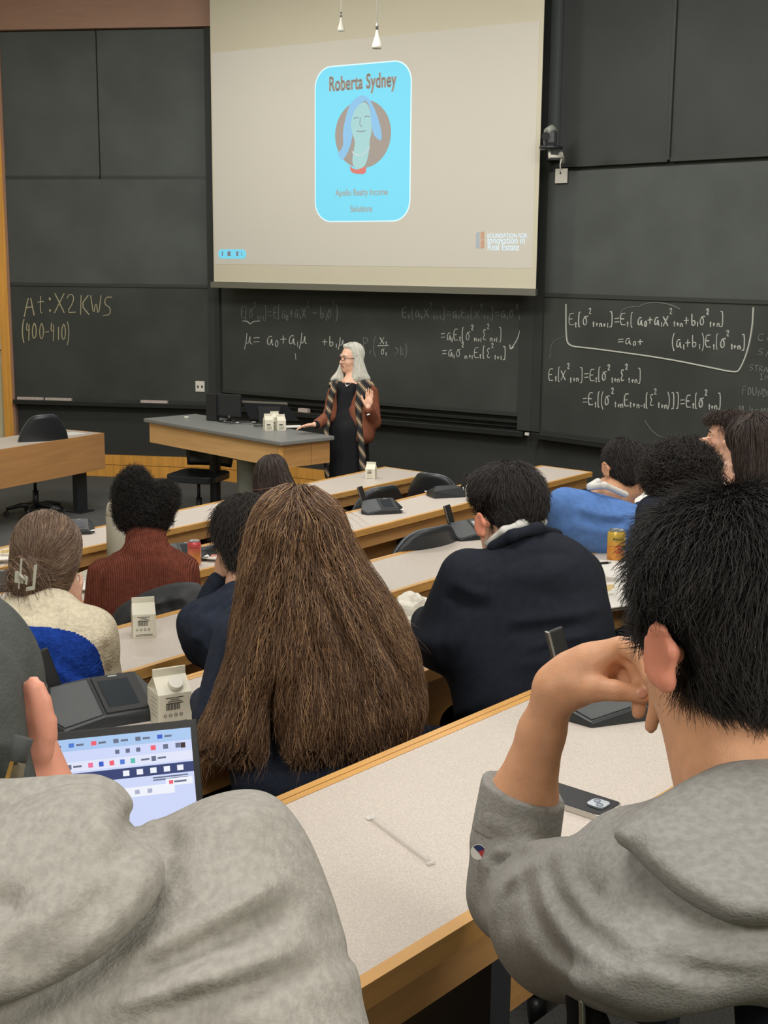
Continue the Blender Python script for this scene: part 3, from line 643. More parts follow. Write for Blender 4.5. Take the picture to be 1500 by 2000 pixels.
sp2(px_([(630, 560), (540, 640), (490, 780), (500, 900), (540, 1000), (530, 1080), (500, 1250), (560, 1330), (640, 1300), (680, 1200), (700, 1080), (700, 1000), (730, 880), (710, 680), (680, 590)]), .0063, m=M_FACE)
sp2(px_([(480, 1270), (510, 1310), (570, 1325), (640, 1290), (665, 1300), (655, 1370), (560, 1370), (490, 1350)]), .0069, m=mat('slide_red_blouse', (222, 128, 122), .8, emit=.06), sm=1)
M_LINE = mat('slide_mauve_line', (150, 140, 160), .8)
for L in ([(525, 755), (555, 738), (585, 748)], [(645, 735), (672, 722), (700, 732)], [(555, 890), (610, 900), (660, 885)], [(600, 740), (590, 830), (620, 840)]):
    mb = MB(); mb.tube([wp('b', *W('b', x, y, SO), SO+.0072) for x, y in chaik_open(px_(L))], .0035, 4); mb.build('portrait_line', M_LINE, scr, world=True)
mb = MB(); mb.tube([wp('b', *W('b', x, y, SO), SO+.0075) for x, y in chaik_open(px_([(505, 1120), (540, 1160), (610, 1165), (680, 1110), (705, 1070)]))], .005, 4); mb.build('portrait_necklace', emis('slide_white', (225, 240, 245), .5), scr, world=True)
M_PALE = emis('slide_pale_text', (190, 225, 250), .5, (190, 200, 205))
for s_, y in (('FOUNDATION FOR', 461), ('Innovation in', 470), ('Real Estate', 483)):
    u_, z_ = W('b', 952, y, SO); text(s_, 'slide_logo_text', M_PALE, scr, .055 if y < 465 else .088, wmat(u_, z_, .004), offset=.0004, sx=.82, align='LEFT')
sp2([(930, 455), (937, 453), (937, 487), (933, 482), (930, 488)], .003, m=mat('slide_grey_blue', (170, 178, 188), .8, emit=.1), name='slide_logo_mark', sm=0)
for yy in (453, 470): sp2([(939, yy), (946, yy-1), (946, yy+14), (939, yy+15)], .003, m=mat('slide_orange_bar', (200, 160, 135), .8, emit=.06), name='slide_logo_mark', sm=0)
ua, za = W('b', 427, 505, SO); ub, zb2 = W('b', 481, 487, SO)
rplate('slide_control_pill', ua, ub, za, zb2, (zb2-za)/2-.001, .003, M_CYAN)
for x0, x1 in ((434, 436), (445, 451), (462, 466), (472, 473)):
    sp2([(x0, 491), (x1, 491), (x1, 500), (x0, 500)], .0045, m=M_LINE, name='slide_control_icon', sm=0)

# ---------------------------------------------------------------- wall fittings
def outlet(label, s, x0, y0, x1, y1, sock, out=.031):
    a, z1 = W(s, x0, y0, out); b, z0 = W(s, x1, y1, out); t = thing('outlet_plate', label, 'outlet', wp(s, (a+b)/2, z0, out))
    MB().hexa([wp(s, a, z0, out+.008), wp(s, b, z0, out+.008), wp(s, b, z0, out), wp(s, a, z0, out), wp(s, a, z1, out+.008), wp(s, b, z1, out+.008), wp(s, b, z1, out), wp(s, a, z1, out)]).build('plate', M_WHITE, t, world=True)
    for x, y, w_, h_ in sock:
        u, z = W(s, x, y, out); wbox(MB(), s, u-w_, u+w_, z-h_, z+h_, out+.006, out+.012).build('socket', M_DARK, t, world=True)
    return t
outlet('white double socket plate low on the board by the lectern', 'a', 382, 744, 400, 765, [(387, 755, .008, .012), (395, 755, .008, .012)])
outlet('white cable plate on the board under the wall camera', 'c', 1086, 330, 1108, 357, [(1096, 338, .006, .01)], out=.05)
outlet('grey switch plate on cream wall beside the wooden post', 'a', 1, 692, 14, 714, [(8, 700, .005, .01)], out=-.018)
cam_t = thing('wall_camera', 'black dome camera on white bracket beside the projection screen', 'camera', P(1078, 290, 11.1))
def Pl(x, y, d, base): return tuple(P(x, y, d)-np.array(base.location))
dC = 11.1
mb = MB(); mb.lathe([(0, -.022), (.085, -.022), (.10, -.01), (.10, .008), (.09, .012), (0, .012)], 20, c=Pl(1076, 288, dC, cam_t)); mb.build('base', M_BLACKS, cam_t)
mb = MB(); mb.box(-.055, .055, -.06, .05, .0, .13); b_ = mb.build('yoke', M_BLACKS, cam_t, bevel=.03); b_.location = Pl(1074, 286, dC, cam_t)
mb = MB(); mb.tube([(-.045, -.05, .105), (0, .0, .135), (.05, .03, .11)], [.03, .036, .02], 10); b_ = mb.build('hood', mat('camera_grey', (150, 152, 145), .4), cam_t); b_.location = Pl(1076, 284, dC, cam_t)
mb = MB(); mb.tube([(-.03, -.06, .07), (-.035, -.09, .065)], .034, 14); b_ = mb.build('lens', M_BLACKP, cam_t); b_.location = Pl(1071, 284, dC, cam_t)
mb = MB(); mb.tube([Pl(1073, 292, dC, cam_t), Pl(1074, 309, dC, cam_t)], .013, 8); mb.tube([Pl(1074, 305, dC, cam_t), Pl(1100, 306, dC+.05, cam_t)], .014, 8); mb.tube([Pl(1095, 300, dC+.05, cam_t), Pl(1100, 315, dC+.2, cam_t)], .02, 8)
mb.build('bracket', M_WHITE, cam_t)
mb = MB(); mb.tube([Pl(1097, 308, dC+.05, cam_t), Pl(1094, 322, dC+.08, cam_t), Pl(1095, 335, dC+.1, cam_t)], .005, 6); mb.build('cable', M_WHITE, cam_t)
for lab, x, y, d in (('white hanging microphone over the slide, larger and nearer', 736, 95, 8.0), ('small white hanging microphone left of the larger one', 666, 61, 10.9)):
    q = P(x, y, d); t = thing('hanging_microphone', lab, 'microphone', q)
    mb = MB(); mb.lathe([(0, 0), (.028, 0), (.03, .012), (.026, .03), (.013, .07), (.006, .105), (.006, .12)], 14); mb.build('capsule', M_WHITE, t)
    mb = MB(); mb.tube([(0, 0, .11), (0, 0, .15)], .008, 8); mb.build('collar', M_ALU, t)
    mb = MB(); mb.tube([(0, 0, .14), (0, 0, CZ-q[2]-.002)], .0045, 6); mb.build('cord', M_WHITE, t)
# notices on the cream wall, cut by the picture's edge
for lab, x0, y0, x1, y1, m in (('dark red printed notice on cream wall beside post', -60, 548, 7, 578, mat('maroon_notice', (110, 52, 46), .6)), ('white notice sheet with dark lower edge on cream wall', -60, 580, 9, 607, M_PAPER), ('long white notice sheet, lowest of the wall notices', -60, 609, 11, 683, M_PAPER), ('grey notice sheet above the dark red notice', -60, 455, 2, 476, M_PAPER)):
    a, z1 = W('a', x0, y0, -.02); b, z0 = W('a', x1, y1, -.02); a = max(a, b-.5)
    t = thing('wall_notice', lab, 'notice', wp('a', (a+b)/2, z0, -.02)); wbox(MB(), 'a', a, b, z0, z1, -.02, -.014).build('sheet', m, t, world=True)
    wbox(MB(), 'a', a, b, z0-.012, z0, -.02, -.010).build('holder_edge', mat('maroon_edge', (84, 40, 36), .5), t, world=True)
# ---------------------------------------------------------------- long curved seminar tables, row by row
# (row, [(t, n_near, n_far), ...]) along the row; the laminate runs between two maple edge strips
ROWS = {5: [(-1.2, .995, 1.50), (1.2, .995, 1.50), (3.4, 1.0, 1.50)],
        4: [(-.6, 2.10, 2.555), (2.0, 2.10, 2.55), (4.0, 2.12, 2.56), (6.6, 2.22, 2.66)],
        3: [(.2, 3.06, 3.53), (2.5, 3.14, 3.58), (4.4, 3.20, 3.62), (7.2, 3.36, 3.78)],
        2: [(1.6, 4.40, 4.84), (4.0, 4.59, 5.00), (5.5, 4.68, 5.07), (7.86, 4.815, 5.25)],
        1: [(2.8, 5.90, 6.36), (4.5, 6.09, 6.50), (5.6, 6.17, 6.60), (7.95, 6.31, 6.81)]}
RL = {5: 'nearest long laminate table with maple edges, phone and straw on it', 4: 'long laminate table with the orange can and crumpled napkins',
      3: 'long laminate table carrying the upright milk carton', 2: 'long laminate table with the pink can and food plate', 1: 'frontmost long laminate table before the speaker'}
def strip(name, par, row, fn0, fn1, z0, z1, m):
    """a slab that follows the row between two offsets, given as functions of (near, far)"""
    mb = MB(); L = ROWS[row]
    for a, b in zip(L, L[1:]):
        mb.hexa([tuple(tn(t, n, z)) for z in (z0, z1) for t, n in ((a[0], fn0(a[1], a[2])), (b[0], fn0(b[1], b[2])), (b[0], fn1(b[1], b[2])), (a[0], fn1(a[1], a[2])))])
    return mb.build(name, m, par, world=True)
for i in (1, 2, 3, 4, 5):
    z = TZ[i]; L = ROWS[i]; mid = L[1]
    t = thing('seminar_table', RL[i], 'table', tn(mid[0], (mid[1]+mid[2])/2, FZ[i]), 0)
    strip('tabletop', t, i, lambda a, b: a+.022, lambda a, b: b-.034, z-.030, z, M_LAM)
    strip('near_edge_strip', t, i, lambda a, b: a, lambda a, b: a+.0215, z-.034, z+.001, M_WOOD)
    strip('far_edge_strip', t, i, lambda a, b: b-.0335, lambda a, b: b-.019, z-.034, z+.001, M_WOOD)
    strip('far_edge_strip', t, i, lambda a, b: b-.0165, lambda a, b: b, z-.034, z+.001, M_WOOD)
    strip('apron', t, i, lambda a, b: a+.03, lambda a, b: a+.048, z-.115, z-.035, M_WOODD)
    strip('modesty_panel', t, i, lambda a, b: b-.05, lambda a, b: b-.03, FZ[i]+.06, z-.035, M_WOODD)
    e = L[-1]  # end strip
    MB().hexa([tuple(tn(tt, n, zz)) for zz in (z-.034, z+.001) for tt, n in ((e[0], e[1]), (e[0]+.02, e[1]), (e[0]+.02, e[2]), (e[0], e[2]))]).build('end_strip', M_WOOD, t, world=True)
    MB().hexa([tuple(tn(tt, n, zz)) for zz in (FZ[i], z-.036) for tt, n in ((e[0]-.03, e[1]+.12), (e[0]-.005, e[1]+.12), (e[0]-.005, e[2]-.05), (e[0]-.03, e[2]-.05))]).build('end_panel', M_WOODD, t, world=True)
    for k in range(1, 7):  # supports under the top
        tt = L[0][0]+(L[-1][0]-L[0][0])*k/7+(.3 if i == 5 else 0)
        nn = np.interp(tt, [q[0] for q in L], [q[2] for q in L])
        MB().hexa([tuple(tn(u, n, zz)) for zz in (FZ[i], z-.036) for u, n in ((tt-.03, nn-.30), (tt+.03, nn-.30), (tt+.03, nn-.052), (tt-.03, nn-.052))]).build('support', M_BLACKS, t, world=True)
    strip('wire_channel', t, i, lambda a, b: b-.16, lambda a, b: b-.06, z-.16, z-.10, M_WOODD)

# ---------------------------------------------------------------- chairs
def make_chair(name, label, loc, rz, back_h=.90, group=None, parts=True):
    """seat height .45, faces local +y"""
    t = thing(name, label, 'chair', loc, rz, group)
    mb = MB()
    for k in range(5):
        a = 2*pi*k/5+.3; c_, s_ = cos(a), sin(a)
        mb2 = MB(); mb2.tube([(0, 0, .10), (.14*c_, .14*s_, .105), (.27*c_, .27*s_, .075)], [.026, .024, .018], 6); leg = mb2.build('leg', M_BLACKP, t)
        w_ = MB(); w_.tube([(.27*c_-.02*s_, .27*s_+.02*c_, .03), (.27*c_+.02*s_, .27*s_-.02*c_, .03)], .03, 10); w_.build('caster', M_BLACKP, leg)
    m2 = MB(); m2.tube([(0, 0, .07), (0, 0, .24)], .028, 10); m2.tube([(0, 0, .24), (0, 0, .40)], .016, 8); m2.build('gas_column', M_BLACKS, t)
    m3 = MB(); m3.rbox(-.235, .235, -.23, .23, .405, .47, .09); m3.build('seat', M_BLACKS, t, bevel=.012)
    m4 = MB(); m4.tube([(0, -.16, .41), (0, -.26, .43), (0, -.285, .60)], .018, 6); m4.build('back_stem', M_BLACKP, t)
    def sh(u, v, o=0):
        x = (u-.5)*2; zz = v; w_ = .235*(1-.9*max(0, zz-.35)**2.6*1.2)*(1-.25*max(0, .3-zz))
        return (x*w_, -.27-.05*zz*1.2+.055*x*x-o, .50+(back_h-.50)*zz*(1-.13*x**4*(zz > .5)))
    nu, nv = 14, 12
    A = [[sh(i/nu, j/nv) for j in range(nv+1)] for i in range(nu+1)]; B = [[sh(i/nu, j/nv, .028) for j in range(nv+1)] for i in range(nu+1)]
    vs = [p for r in A for p in r]+[p for r in B for p in r]; n1 = nv+1; K = (nu+1)*n1; fs = []
    for i in range(nu):
        for j in range(nv): q = [i*n1+j, (i+1)*n1+j, (i+1)*n1+j+1, i*n1+j+1]; fs += [q, [K+v for v in q][::-1]]
    ring = [i*n1 for i in range(nu+1)]+[nu*n1+j for j in range(1, n1)]+[i*n1+nv for i in range(nu-1, -1, -1)]+[j for j in range(nv-1, 0, -1)]
    for a, b in zip(ring, ring[1:]+ring[:1]): fs.append([a, b, K+b, K+a])
    m5 = MB(); m5.add(vs, fs, 0, True); bk = m5.build('backrest', M_BLACKS, t)
    m6 = MB(); m6.tube([tuple((np.array(vs[a])+np.array(vs[K+a]))/2) for a in ring], .007, 5, closed=True); m6.build('rim', mat('chair_rim', (92, 98, 104), .3, metal=.3), bk)
    return t
def seat_at(label, q, row, rz, group=None, **k):
    return make_chair('swivel_chair', label, (q[0], q[1], FZ[row]), rz, group=group, **k)
FA = ROWA
def facing(v=0): return FA+v
# visible empty chairs: the pixel is the top middle of the backrest
def chair_px(label, x, y, d, row, rz): 
    q = P(x, y, d); h = min(.98, max(.80, q[2]-FZ[row])); f = np.array([-sin(rz), cos(rz)])
    return make_chair('swivel_chair', label, (q[0]+f[0]*.30, q[1]+f[1]*.30, FZ[row]), rz, back_h=h)
chair_px('empty black swivel chair directly behind frontmost table, left of its neighbour', 745, 949, 8.75, 1, FA-.2)
chair_px('empty black chair turned edge-on at the end of the frontmost table', 846, 924, 9.35, 1, FA-1.45)
chair_px('empty black chair with grey rim left of the blazer wearer', 840, 1028, 5.9, 3, FA-.1)
chair_px('empty black chair behind the pink can', 388, 1036, 6.5, 1, FA-.15)
chair_px('black chair back at the end beside the blue sweater', 1092, 985, 6.9, 2, FA-1.4)

# ---------------------------------------------------------------- conference microphone units
M_GRILLE = mat('speaker_grille', (104, 108, 110), .5, metal=.3, bump=.8, scale=900)
M_SCRN = mat('unit_screen', (46, 52, 58), .12, spec=.6); M_UNIT = mat('unit_housing', (36, 40, 44), .38)
def make_unit():
    t = thing('microphone_unit', '', 'microphone')
    mb = MB(); mb.hull([(-.125, -.035, 0), (-.10, -.082, 0), (.105, -.082, 0), (.13, -.03, 0), (.12, .085, 0), (-.09, .085, 0),
                        (-.125, -.035, .0229), (-.10, -.080, .0098), (.105, -.082, .015), (.13, -.03, .03), (-.012, -.078, .026), (.092, -.078, .026), (.092, .045, .074), (-.012, .045, .074), (-.095, .055, .0633), (.12, .07, .045)])
    mb.build('housing', M_UNIT, t, bevel=.003)
    def slant(x0, x1, v0, v1, z): # on the tilted face; v 0..1 from front to back
        f = lambda x, v: (x, -.078+.123*v, .026+.048*v+z)
        return [f(x0, v0), f(x1, v0), f(x1, v1), f(x0, v1)]
    MB().prism(slant(-.006, .088, .04, .96, .0005), slant(-.006, .088, .04, .96, .003)).build('display_bezel', M_BLACKP, t)
    d = MB().prism(slant(.004, .070, .16, .82, .003), slant(.004, .070, .16, .82, .0042)).build('display', M_SCRN, t)
    MB().prism(slant(.03, .05, .90, .925, .003), slant(.03, .05, .90, .925, .004)).build('logo_print', mat('pale_print', (170, 172, 170), .5), t)
    g = [(x, y, .026+.176*(x+.012)+.39*(y+.078)) for x, y in ((-.118, -.034), (-.096, -.074), (-.016, -.073), (-.016, .038), (-.090, .048))]
    c = np.mean(g, 0); n = np.cross(np.array(g[2])-c, np.array(g[3])-c); n /= np.linalg.norm(n); n *= np.sign(n[2])
    g = [np.array(p)-n*((np.array(p)-c)@n)+n*.002 for p in g]
    MB().prism([p-n*.004 for p in g], g).build('speaker_grille', M_GRILLE, t)
    mb = MB(); mb.tube([(-.075, .05, .02), (-.085, .062, .045), (-.078, .058, .062)], .006, 8); mb.build('stem_base', M_CHROME, t)
    a = np.array([-.078, .058, .058]); b = np.array([-.108, .052, .148]); u = np.array([.0145, 0, .004]); v = np.array([0, .0055, 0])
    mb = MB(); mb.hexa([a-u-v, a+u-v, a+u+v, a-u+v, b-u-v, b+u-v, b+u+v, b-u+v]); ms = mb.build('microphone_stem', M_BLACKP, t, bevel=.004)
    u2 = u/np.linalg.norm(u)
    mb = MB(); mb.hexa([a-u*1.25-v*1.2, a-u*.95-v*1.2, a-u*.95+v*1.2, a-u*1.25+v*1.2, b-u*1.25-v*1.2, b-u*.95-v*1.2, b-u*.95+v*1.2, b-u*1.25+v*1.2]); mb.build('metal_edge', M_ALU, ms)
    MB().box(.09, .128, -.075, -.045, .020, .0235).build('label_tag', M_PAPER, t)
    return t
unit0 = make_unit(); used = [0]
def unit(label, row, x, y, rz=0, s=1):
    q = T(row, x, y); t = unit0 if not used[0] else copy_tree(unit0); used[0] = 1
    t.location = q; t.rotation_euler = (0, 0, ROWA-.0+rz); t.scale = (s, s, s); t['label'] = label; return t
unit('large black conference microphone with screen behind the open laptop', 4, 195, 1398, -.35, 1.12)
unit('black conference microphone under the hand of the grey sweatshirt wearer', 5, 1205, 1382, -.5, 1.1)
unit('black conference microphone beside the ear of the blazer wearer', 3, 922, 1048, -.45)
unit('black conference microphone left of the other one behind the blazer wearer', 2, 742, 1000, -.55)
unit('black conference microphone turned away near the end of its table', 2, 874, 968, 2.6)
unit('black conference microphone behind the hair claw wearer', 1, 142, 1040, -.6)
unit('black conference microphone half hidden by the rust turtleneck shoulder', 2, 352, 1092, -.5)
unit('black conference microphone cut by the left edge of the picture', 2, -12, 1150, -.5)
q = T(4, 305, 1372); t = thing('card_reader', 'low black rounded box beside the large microphone and carton', 'device', q, ROWA-.35)
MB().rbox(-.075, .075, -.05, .05, 0, .035, .02).build('case', M_UNIT, t, bevel=.004); MB().rbox(-.07, .07, -.045, .045, .035, .037, .018).build('cover', M_BLACKS, t)

# ---------------------------------------------------------------- milk cartons
def make_carton(label, q, rz, s=.07, h=.075, cap=False, words=True, group=None):
    t = thing('water_carton', label, 'carton', q, rz, group); a = s/2
    MB().box(-a, a, -a, a, 0, h).build('body', M_CARTON, t, bevel=.002)
    hg = .030*s/.07
    mb = MB(); mb.add([(-a, -a, h), (a, -a, h), (a, a, h), (-a, a, h), (-a*.98, -.002, h+hg), (a*.98, -.002, h+hg), (a*.98, .002, h+hg), (-a*.98, .002, h+hg), (-a*.25, 0, h+hg*.72), (a*.25, 0, h+hg*.72)],
                      [(0, 1, 5, 4), (2, 3, 7, 6), (4, 5, 6, 7), (0, 4, 8), (8, 7, 3), (0, 8, 3), (1, 9, 5), (9, 2, 6), (1, 2, 9)])
    mb.build('gable', M_CARTON, t)
    MB().box(-a*.98, a*.98, -.003, .003, h+hg-.001, h+hg+.018).build('top_fin', M_CARTON, t, bevel=.001)
    if cap:
        mb = MB(); mb.prism([(.018*cos(k*pi/14), .018*sin(k*pi/14), 0) for k in range(28)], [(.017*cos(k*pi/14), .017*sin(k*pi/14), .013) for k in range(28)]); c = mb.build('screw_cap', M_WHITE, t, bevel=.0012)
        c.location = (.006, -a*.55, h+hg*.45); c.rotation_euler = (radians(40), 0, 0)
    if words:
        mb = MB()
        for k, wx in enumerate((.8, .35, .6, .75)): mb.box(-a*.62*wx-.003, a*.62*wx, -a-.0006, -a+.0002, h*.88-k*.0045, h*.90-k*.0045)
        mb.box(-a*.75, a*.7, -a-.0006, -a+.0002, h*.14, h*.155); mb.box(-a*.75, a*.7, -a-.0006, -a+.0002, h*.09, h*.105)
        tag(mb.build('small_print', M_DARK, t), kind='stuff')
        mb = MB(); x = -a*.55
        for wd in (2, 1, 3, 1, 2, 2, 1, 3, 1, 2, 1, 2): mb.box(x, x+wd*.00085, -a-.0006, -a+.0002, h*.52, h*.72); x += wd*.00085+.0014
        tag(mb.build('barcode', M_DARK, t), kind='stuff')
        mb = MB()
        for k in range(4):
            cx = -a*.62+k*.013; mb.tube([(cx+.0035*cos(j*pi/5), -a-.0004, h*.36+.0035*sin(j*pi/5)) for j in range(10)], .0006, 4, closed=True)
        tag(mb.build('recycling_marks', M_DARK, t), kind='stuff')
        mb = MB()
        for k in range(5): mb.box(-a-.0006, -a+.0002, -a*.7, a*(.2+.1*(k % 2)), h*(.82-.13*k), h*(.835-.13*k))
        tag(mb.build('side_print', mat('grey_print', (140, 138, 130), .6), t), kind='stuff')
    return t
make_carton('upright white milk-style carton with barcode on the open table', T(3, 281, 1240), .25, .078, .082)
make_carton('white carton with round cap behind the open laptop', T(4, 332, 1408), .5, .082, .08, cap=True)
make_carton('lone cream carton on the frontmost table near the speaker', T(1, 725, 935), -.25, .075, .08)
c_ = make_carton('white carton cut by the left edge, marked BETTER', T(1, -14, 1105), .3, .07, .09, words=False)
text('BETTER', 'side_lettering', M_DARK, c_, .026, Matrix(((1, 0, 0, .028), (0, 0, -1, -.0358), (0, 1, 0, .045), (0, 0, 0, 1))) @ Matrix.Rotation(pi/2, 4, 'Z'), offset=.0005)
make_carton('white carton top showing over the claw-clipped hair', T(1, 66, 1062), .2, .065, .095, words=False)

# ---------------------------------------------------------------- cans, bottle, plates, papers
def make_can(label, q, c1, c2, rz=0, fruit=None, word=None, wcol=None):
    t = thing('drink_can', label, 'can', q, rz)
    m = mat('can_print_'+word.lower(), c2, .3, metal=.25); nt = m.node_tree; tc = nt.nodes.new('ShaderNodeTexCoord'); sp_ = nt.nodes.new('ShaderNodeSeparateXYZ'); mr = nt.nodes.new('ShaderNodeMapRange'); r = nt.nodes.new('ShaderNodeValToRGB')
    nt.links.new(tc.outputs['Object'], sp_.inputs[0]); nt.links.new(sp_.outputs['Z'], mr.inputs[0]); mr.inputs[1].default_value = 0; mr.inputs[2].default_value = .12
    r.color_ramp.elements[0].color = srgb(c2); r.color_ramp.elements[1].color = srgb(c1); r.color_ramp.elements[0].position = .45; r.color_ramp.elements[1].position = .8
    nt.links.new(mr.outputs[0], r.inputs[0]); nt.links.new(r.outputs[0], nt.nodes['Principled BSDF'].inputs['Base Color'])
    mb = MB(); mb.lathe([(.024, 0), (.029, .006), (.033, .012), (.033, .104), (.031, .110), (.0275, .116)], 32); mb.build('body', m, t)
    mb = MB(); mb.lathe([(.0275, .1155), (.0285, .1185), (.027, .120), (.0245, .1165), (0, .1165)], 32); mb.lathe([(0, .002), (.02, .002), (.024, 0)], 32); mb.build('lid', M_ALU, t)
    mb = MB(); mb.rbox(-.008, .008, -.012, .011, .1175, .119, .006); mb.build('pull_tab', M_ALU, t)
    def onc(u, z, o=.0006): a = -pi/2+u/.033; return ((.033+o)*cos(a), (.033+o)*sin(a), z)
    if fruit:
        for nm, cu, cz, ru, rz_, fm, o in (('fruit_print', .000, .052, .016, .017, mat('orange_fruit', (226, 104, 48), .4), .0004), ('leaf_print', .018, .058, .005, .009, mat('leaf_green', (104, 120, 60), .4), .0007)):
            pts = [onc(cu+ru*cos(k*pi/12), cz+rz_*sin(k*pi/12), o) for k in range(24)]
            mb = MB(); mb.add([onc(cu, cz, o)]+pts, [(0, 1+k, 1+(k+1) % 24) for k in range(24)]); mb.build(nm, fm, t)
    n = len(word); W_ = .0065 if n > 6 else .007
    mb = MB(); ww = .042
    tx = text(word, 'brand_lettering', mat('can_ink_'+word.lower(), wcol, .5), t, .014, Matrix.Identity(4), offset=.0003, extrude=.0002)
    print('TX', [tuple(v.co) for v in tx.data.vertices][:2], tx.matrix_local)
    x0 = min(v.co.x for v in tx.data.vertices); x1 = max(v.co.x for v in tx.data.vertices); k = ww/(x1-x0)
    for v in tx.data.vertices: x, y, z = v.co; v.co = onc((x-(x0+x1)/2)*k, .090+y*.9, .0006+z)
    tx.matrix_local = Matrix.Identity(4)
    return t
make_can('orange drink can with fruit print standing by the notepad', T(4, 1202, 1097), (236, 200, 92), (232, 158, 70), .12, True, 'Bloom', (92, 110, 60))
make_can('pink and amber drink can beside the food plate', T(2, 380, 1103), (222, 92, 96), (214, 140, 84), .05, None, 'aura', (150, 80, 60))
q = T(1, 232, 1090); t = thing('water_bottle', 'tall off-white insulated bottle behind the rust turtleneck', 'bottle', q)
M_BOT = mat('offwhite_powder_coat', (214, 210, 192), .45)
mb = MB(); mb.lathe([(0, 0), (.060, 0), (.064, .006), (.064, .235), (.062, .245)], 28); mb.build('body', M_BOT, t)
mb = MB(); mb.lathe([(.062, .246), (.063, .25), (.063, .262), (.060, .285), (.050, .312), (.030, .330), (0, .335)], 28); mb.build('lid', mat('bottle_lid', (206, 202, 186), .5), t)
mb = MB(); mb.tube([(-.03, 0, .325), (-.01, 0, .348), (.02, 0, .348), (.035, 0, .322)], .008, 8); mb.build('handle', MATS['bottle_lid'], t)
def plate(label, q, r, tilt=0, square=False, rz=0):
    t = thing('paper_plate', label, 'plate', q, rz)
    if square:
        mb = MB(); f = lambda k, z: [(-k, -k, z), (k, -k, z), (k, k, z), (-k, k, z)]
        mb.prism(f(r*.72, 0), f(r*.74, .003)); A = f(r*.72, .003); B = f(r, .022); D = f(r, .025); E2 = f(r*.74, .006)
        for i in range(4): j = (i+1) % 4; mb.hexa([A[i], A[j], B[j], B[i], E2[i], E2[j], D[j], D[i]])
    else:
        mb = MB(); mb.lathe([(0, 0), (r*.7, 0), (r*.78, .006), (r*.98, .016), (r, .018), (r*.98, .020), (r*.77, .010), (r*.68, .004), (0, .004)], 32)
    mb.build('dish', M_PAPER, t); return t
def blobs(name, label, cat, q, spec, group=None):
    t = thing(name, label, cat, q, 0, group)
    for nm, pts, m in spec:
        rr_ = random.Random(len(pts)*7+len(nm)); mb = MB()
        mb.hull([(p[0]+rr_.uniform(-1, 1)*p[3], p[1]+rr_.uniform(-1, 1)*p[3], max(0.001, p[2]+rr_.uniform(-1, 1)*p[3]*.7)) for p in pts for _ in range(7)]); mb.build(nm, m, t, bevel=.0015)
    return t
M_BREAD = mat('flatbread', (232, 206, 150), .8, var=.12, scale=40); M_GREEN = mat('pickle_green', (110, 124, 62), .5, var=.2, scale=60); M_SALAD = mat('pink_slaw', (214, 150, 128), .7, var=.2, scale=80)
q2 = T(2, 428, 1088); plate('round paper plate with food beside the pink can', q2, .12)
blobs('sandwich', 'folded flatbread on the round plate by the can', 'food', q2+np.array([.01, .03, .010]), [('bread', [(-.05, 0, .01, .01), (.06, .04, .015, .01), (.05, .0, .07, .01), (.07, .03, .075, .006)], M_BREAD), ('filling', [(-.09, .0, .012, .014), (-.05, -.015, .03, .012)], M_SALAD)])
blobs('pickle', 'green pickle slices on the round plate', 'food', q2+np.array([.02, -.06, .010]), [('slice', [(0, 0, .012, .012), (.03, .01, .014, .01)], M_GREEN), ('slice', [(-.05, .01, .008, .01), (-.02, .01, .01, .008)], M_SALAD)])
q3 = T(3, 172, 1160); plate('white paper plate behind the claw-clipped hair', T(2, 185, 1148), .11)
blobs('wrapped_sandwich', 'clear wrapped sandwich on the plate left of the turtleneck', 'food', T(2, 190, 1138)+np.array([0, 0, .022]), [('wrapper', [(-.07, 0, .02, .02), (.07, 0, .02, .02), (0, 0, .045, .02)], mat('film_wrap', (226, 222, 208), .25, var=.08, scale=30)), ('filling', [(.055, -.03, .025, .018), (.075, -.02, .03, .01)], mat('orange_filling', (210, 150, 90), .6))])
plate('square paper plate overhanging the table edge beside the blazer', T(4, 1196, 1176)+np.array([0, 0, .001]), .13, square=True, rz=.5)
blobs('bread_roll', 'small bread piece on the square paper plate', 'food', T(4, 1187, 1165)+np.array([0, 0, .010]), [('crumb', [(0, 0, .02, .018), (.01, .01, .02, .014)], M_BREAD)])
plate('pale square takeaway tray left of the hair claw wearer', T(1, 15, 1092), .12, square=True, rz=.3)
blobs('wrapped_food', 'wrapped food in the pale takeaway tray', 'food', T(1, 20, 1086)+np.array([0, 0, .010]), [('wrapper', [(-.04, 0, .02, .02), (.05, 0, .02, .02)], M_BREAD)])
def sheet(name, label, cat, z, px, m, th=.004, extra=None, pages=0):
    q = [onz(x, y, z) for x, y in px]; c = np.mean(q, 0); t = thing(name, label, cat, c)
    MB().prism([p-c+[0, 0, .0005] for p in q], [p-c+[0, 0, th] for p in q]).build('pages' if pages else 'sheet', m, t)
    return t
sheet('notepad', 'white notepad with thick pages beside the orange can', 'notepad', TZ[4], [(1170, 1099), (1250, 1104), (1262, 1142), (1184, 1133)], M_PAPER, .012, pages=1)
q = T(4, 1178, 1108)+np.array([0, 0, .0165]); t = thing('pen', 'black pen lying on the white notepad', 'pen', q)
mb = MB(); mb.tube([(-.05, -.02, 0), (.018, .004, 0)], .0042, 8); mb.build('barrel', M_BLACKP, t); mb = MB(); mb.tube([(.018, .004, 0), (.03, .0085, 0)], [.004, .0015], 8); mb.build('tip', M_ALU, t)
sheet('open_book', 'open white pad before the blue sweater wearer', 'book', TZ[3], [(1224, 964), (1290, 972), (1300, 1000), (1216, 990)], M_PAPER, .02, pages=1)
sheet('paper_sheet', 'sheet of white paper on the left front table', 'paper', .74, [(90, 849), (145, 844), (166, 847), (107, 853)], M_PAPER)
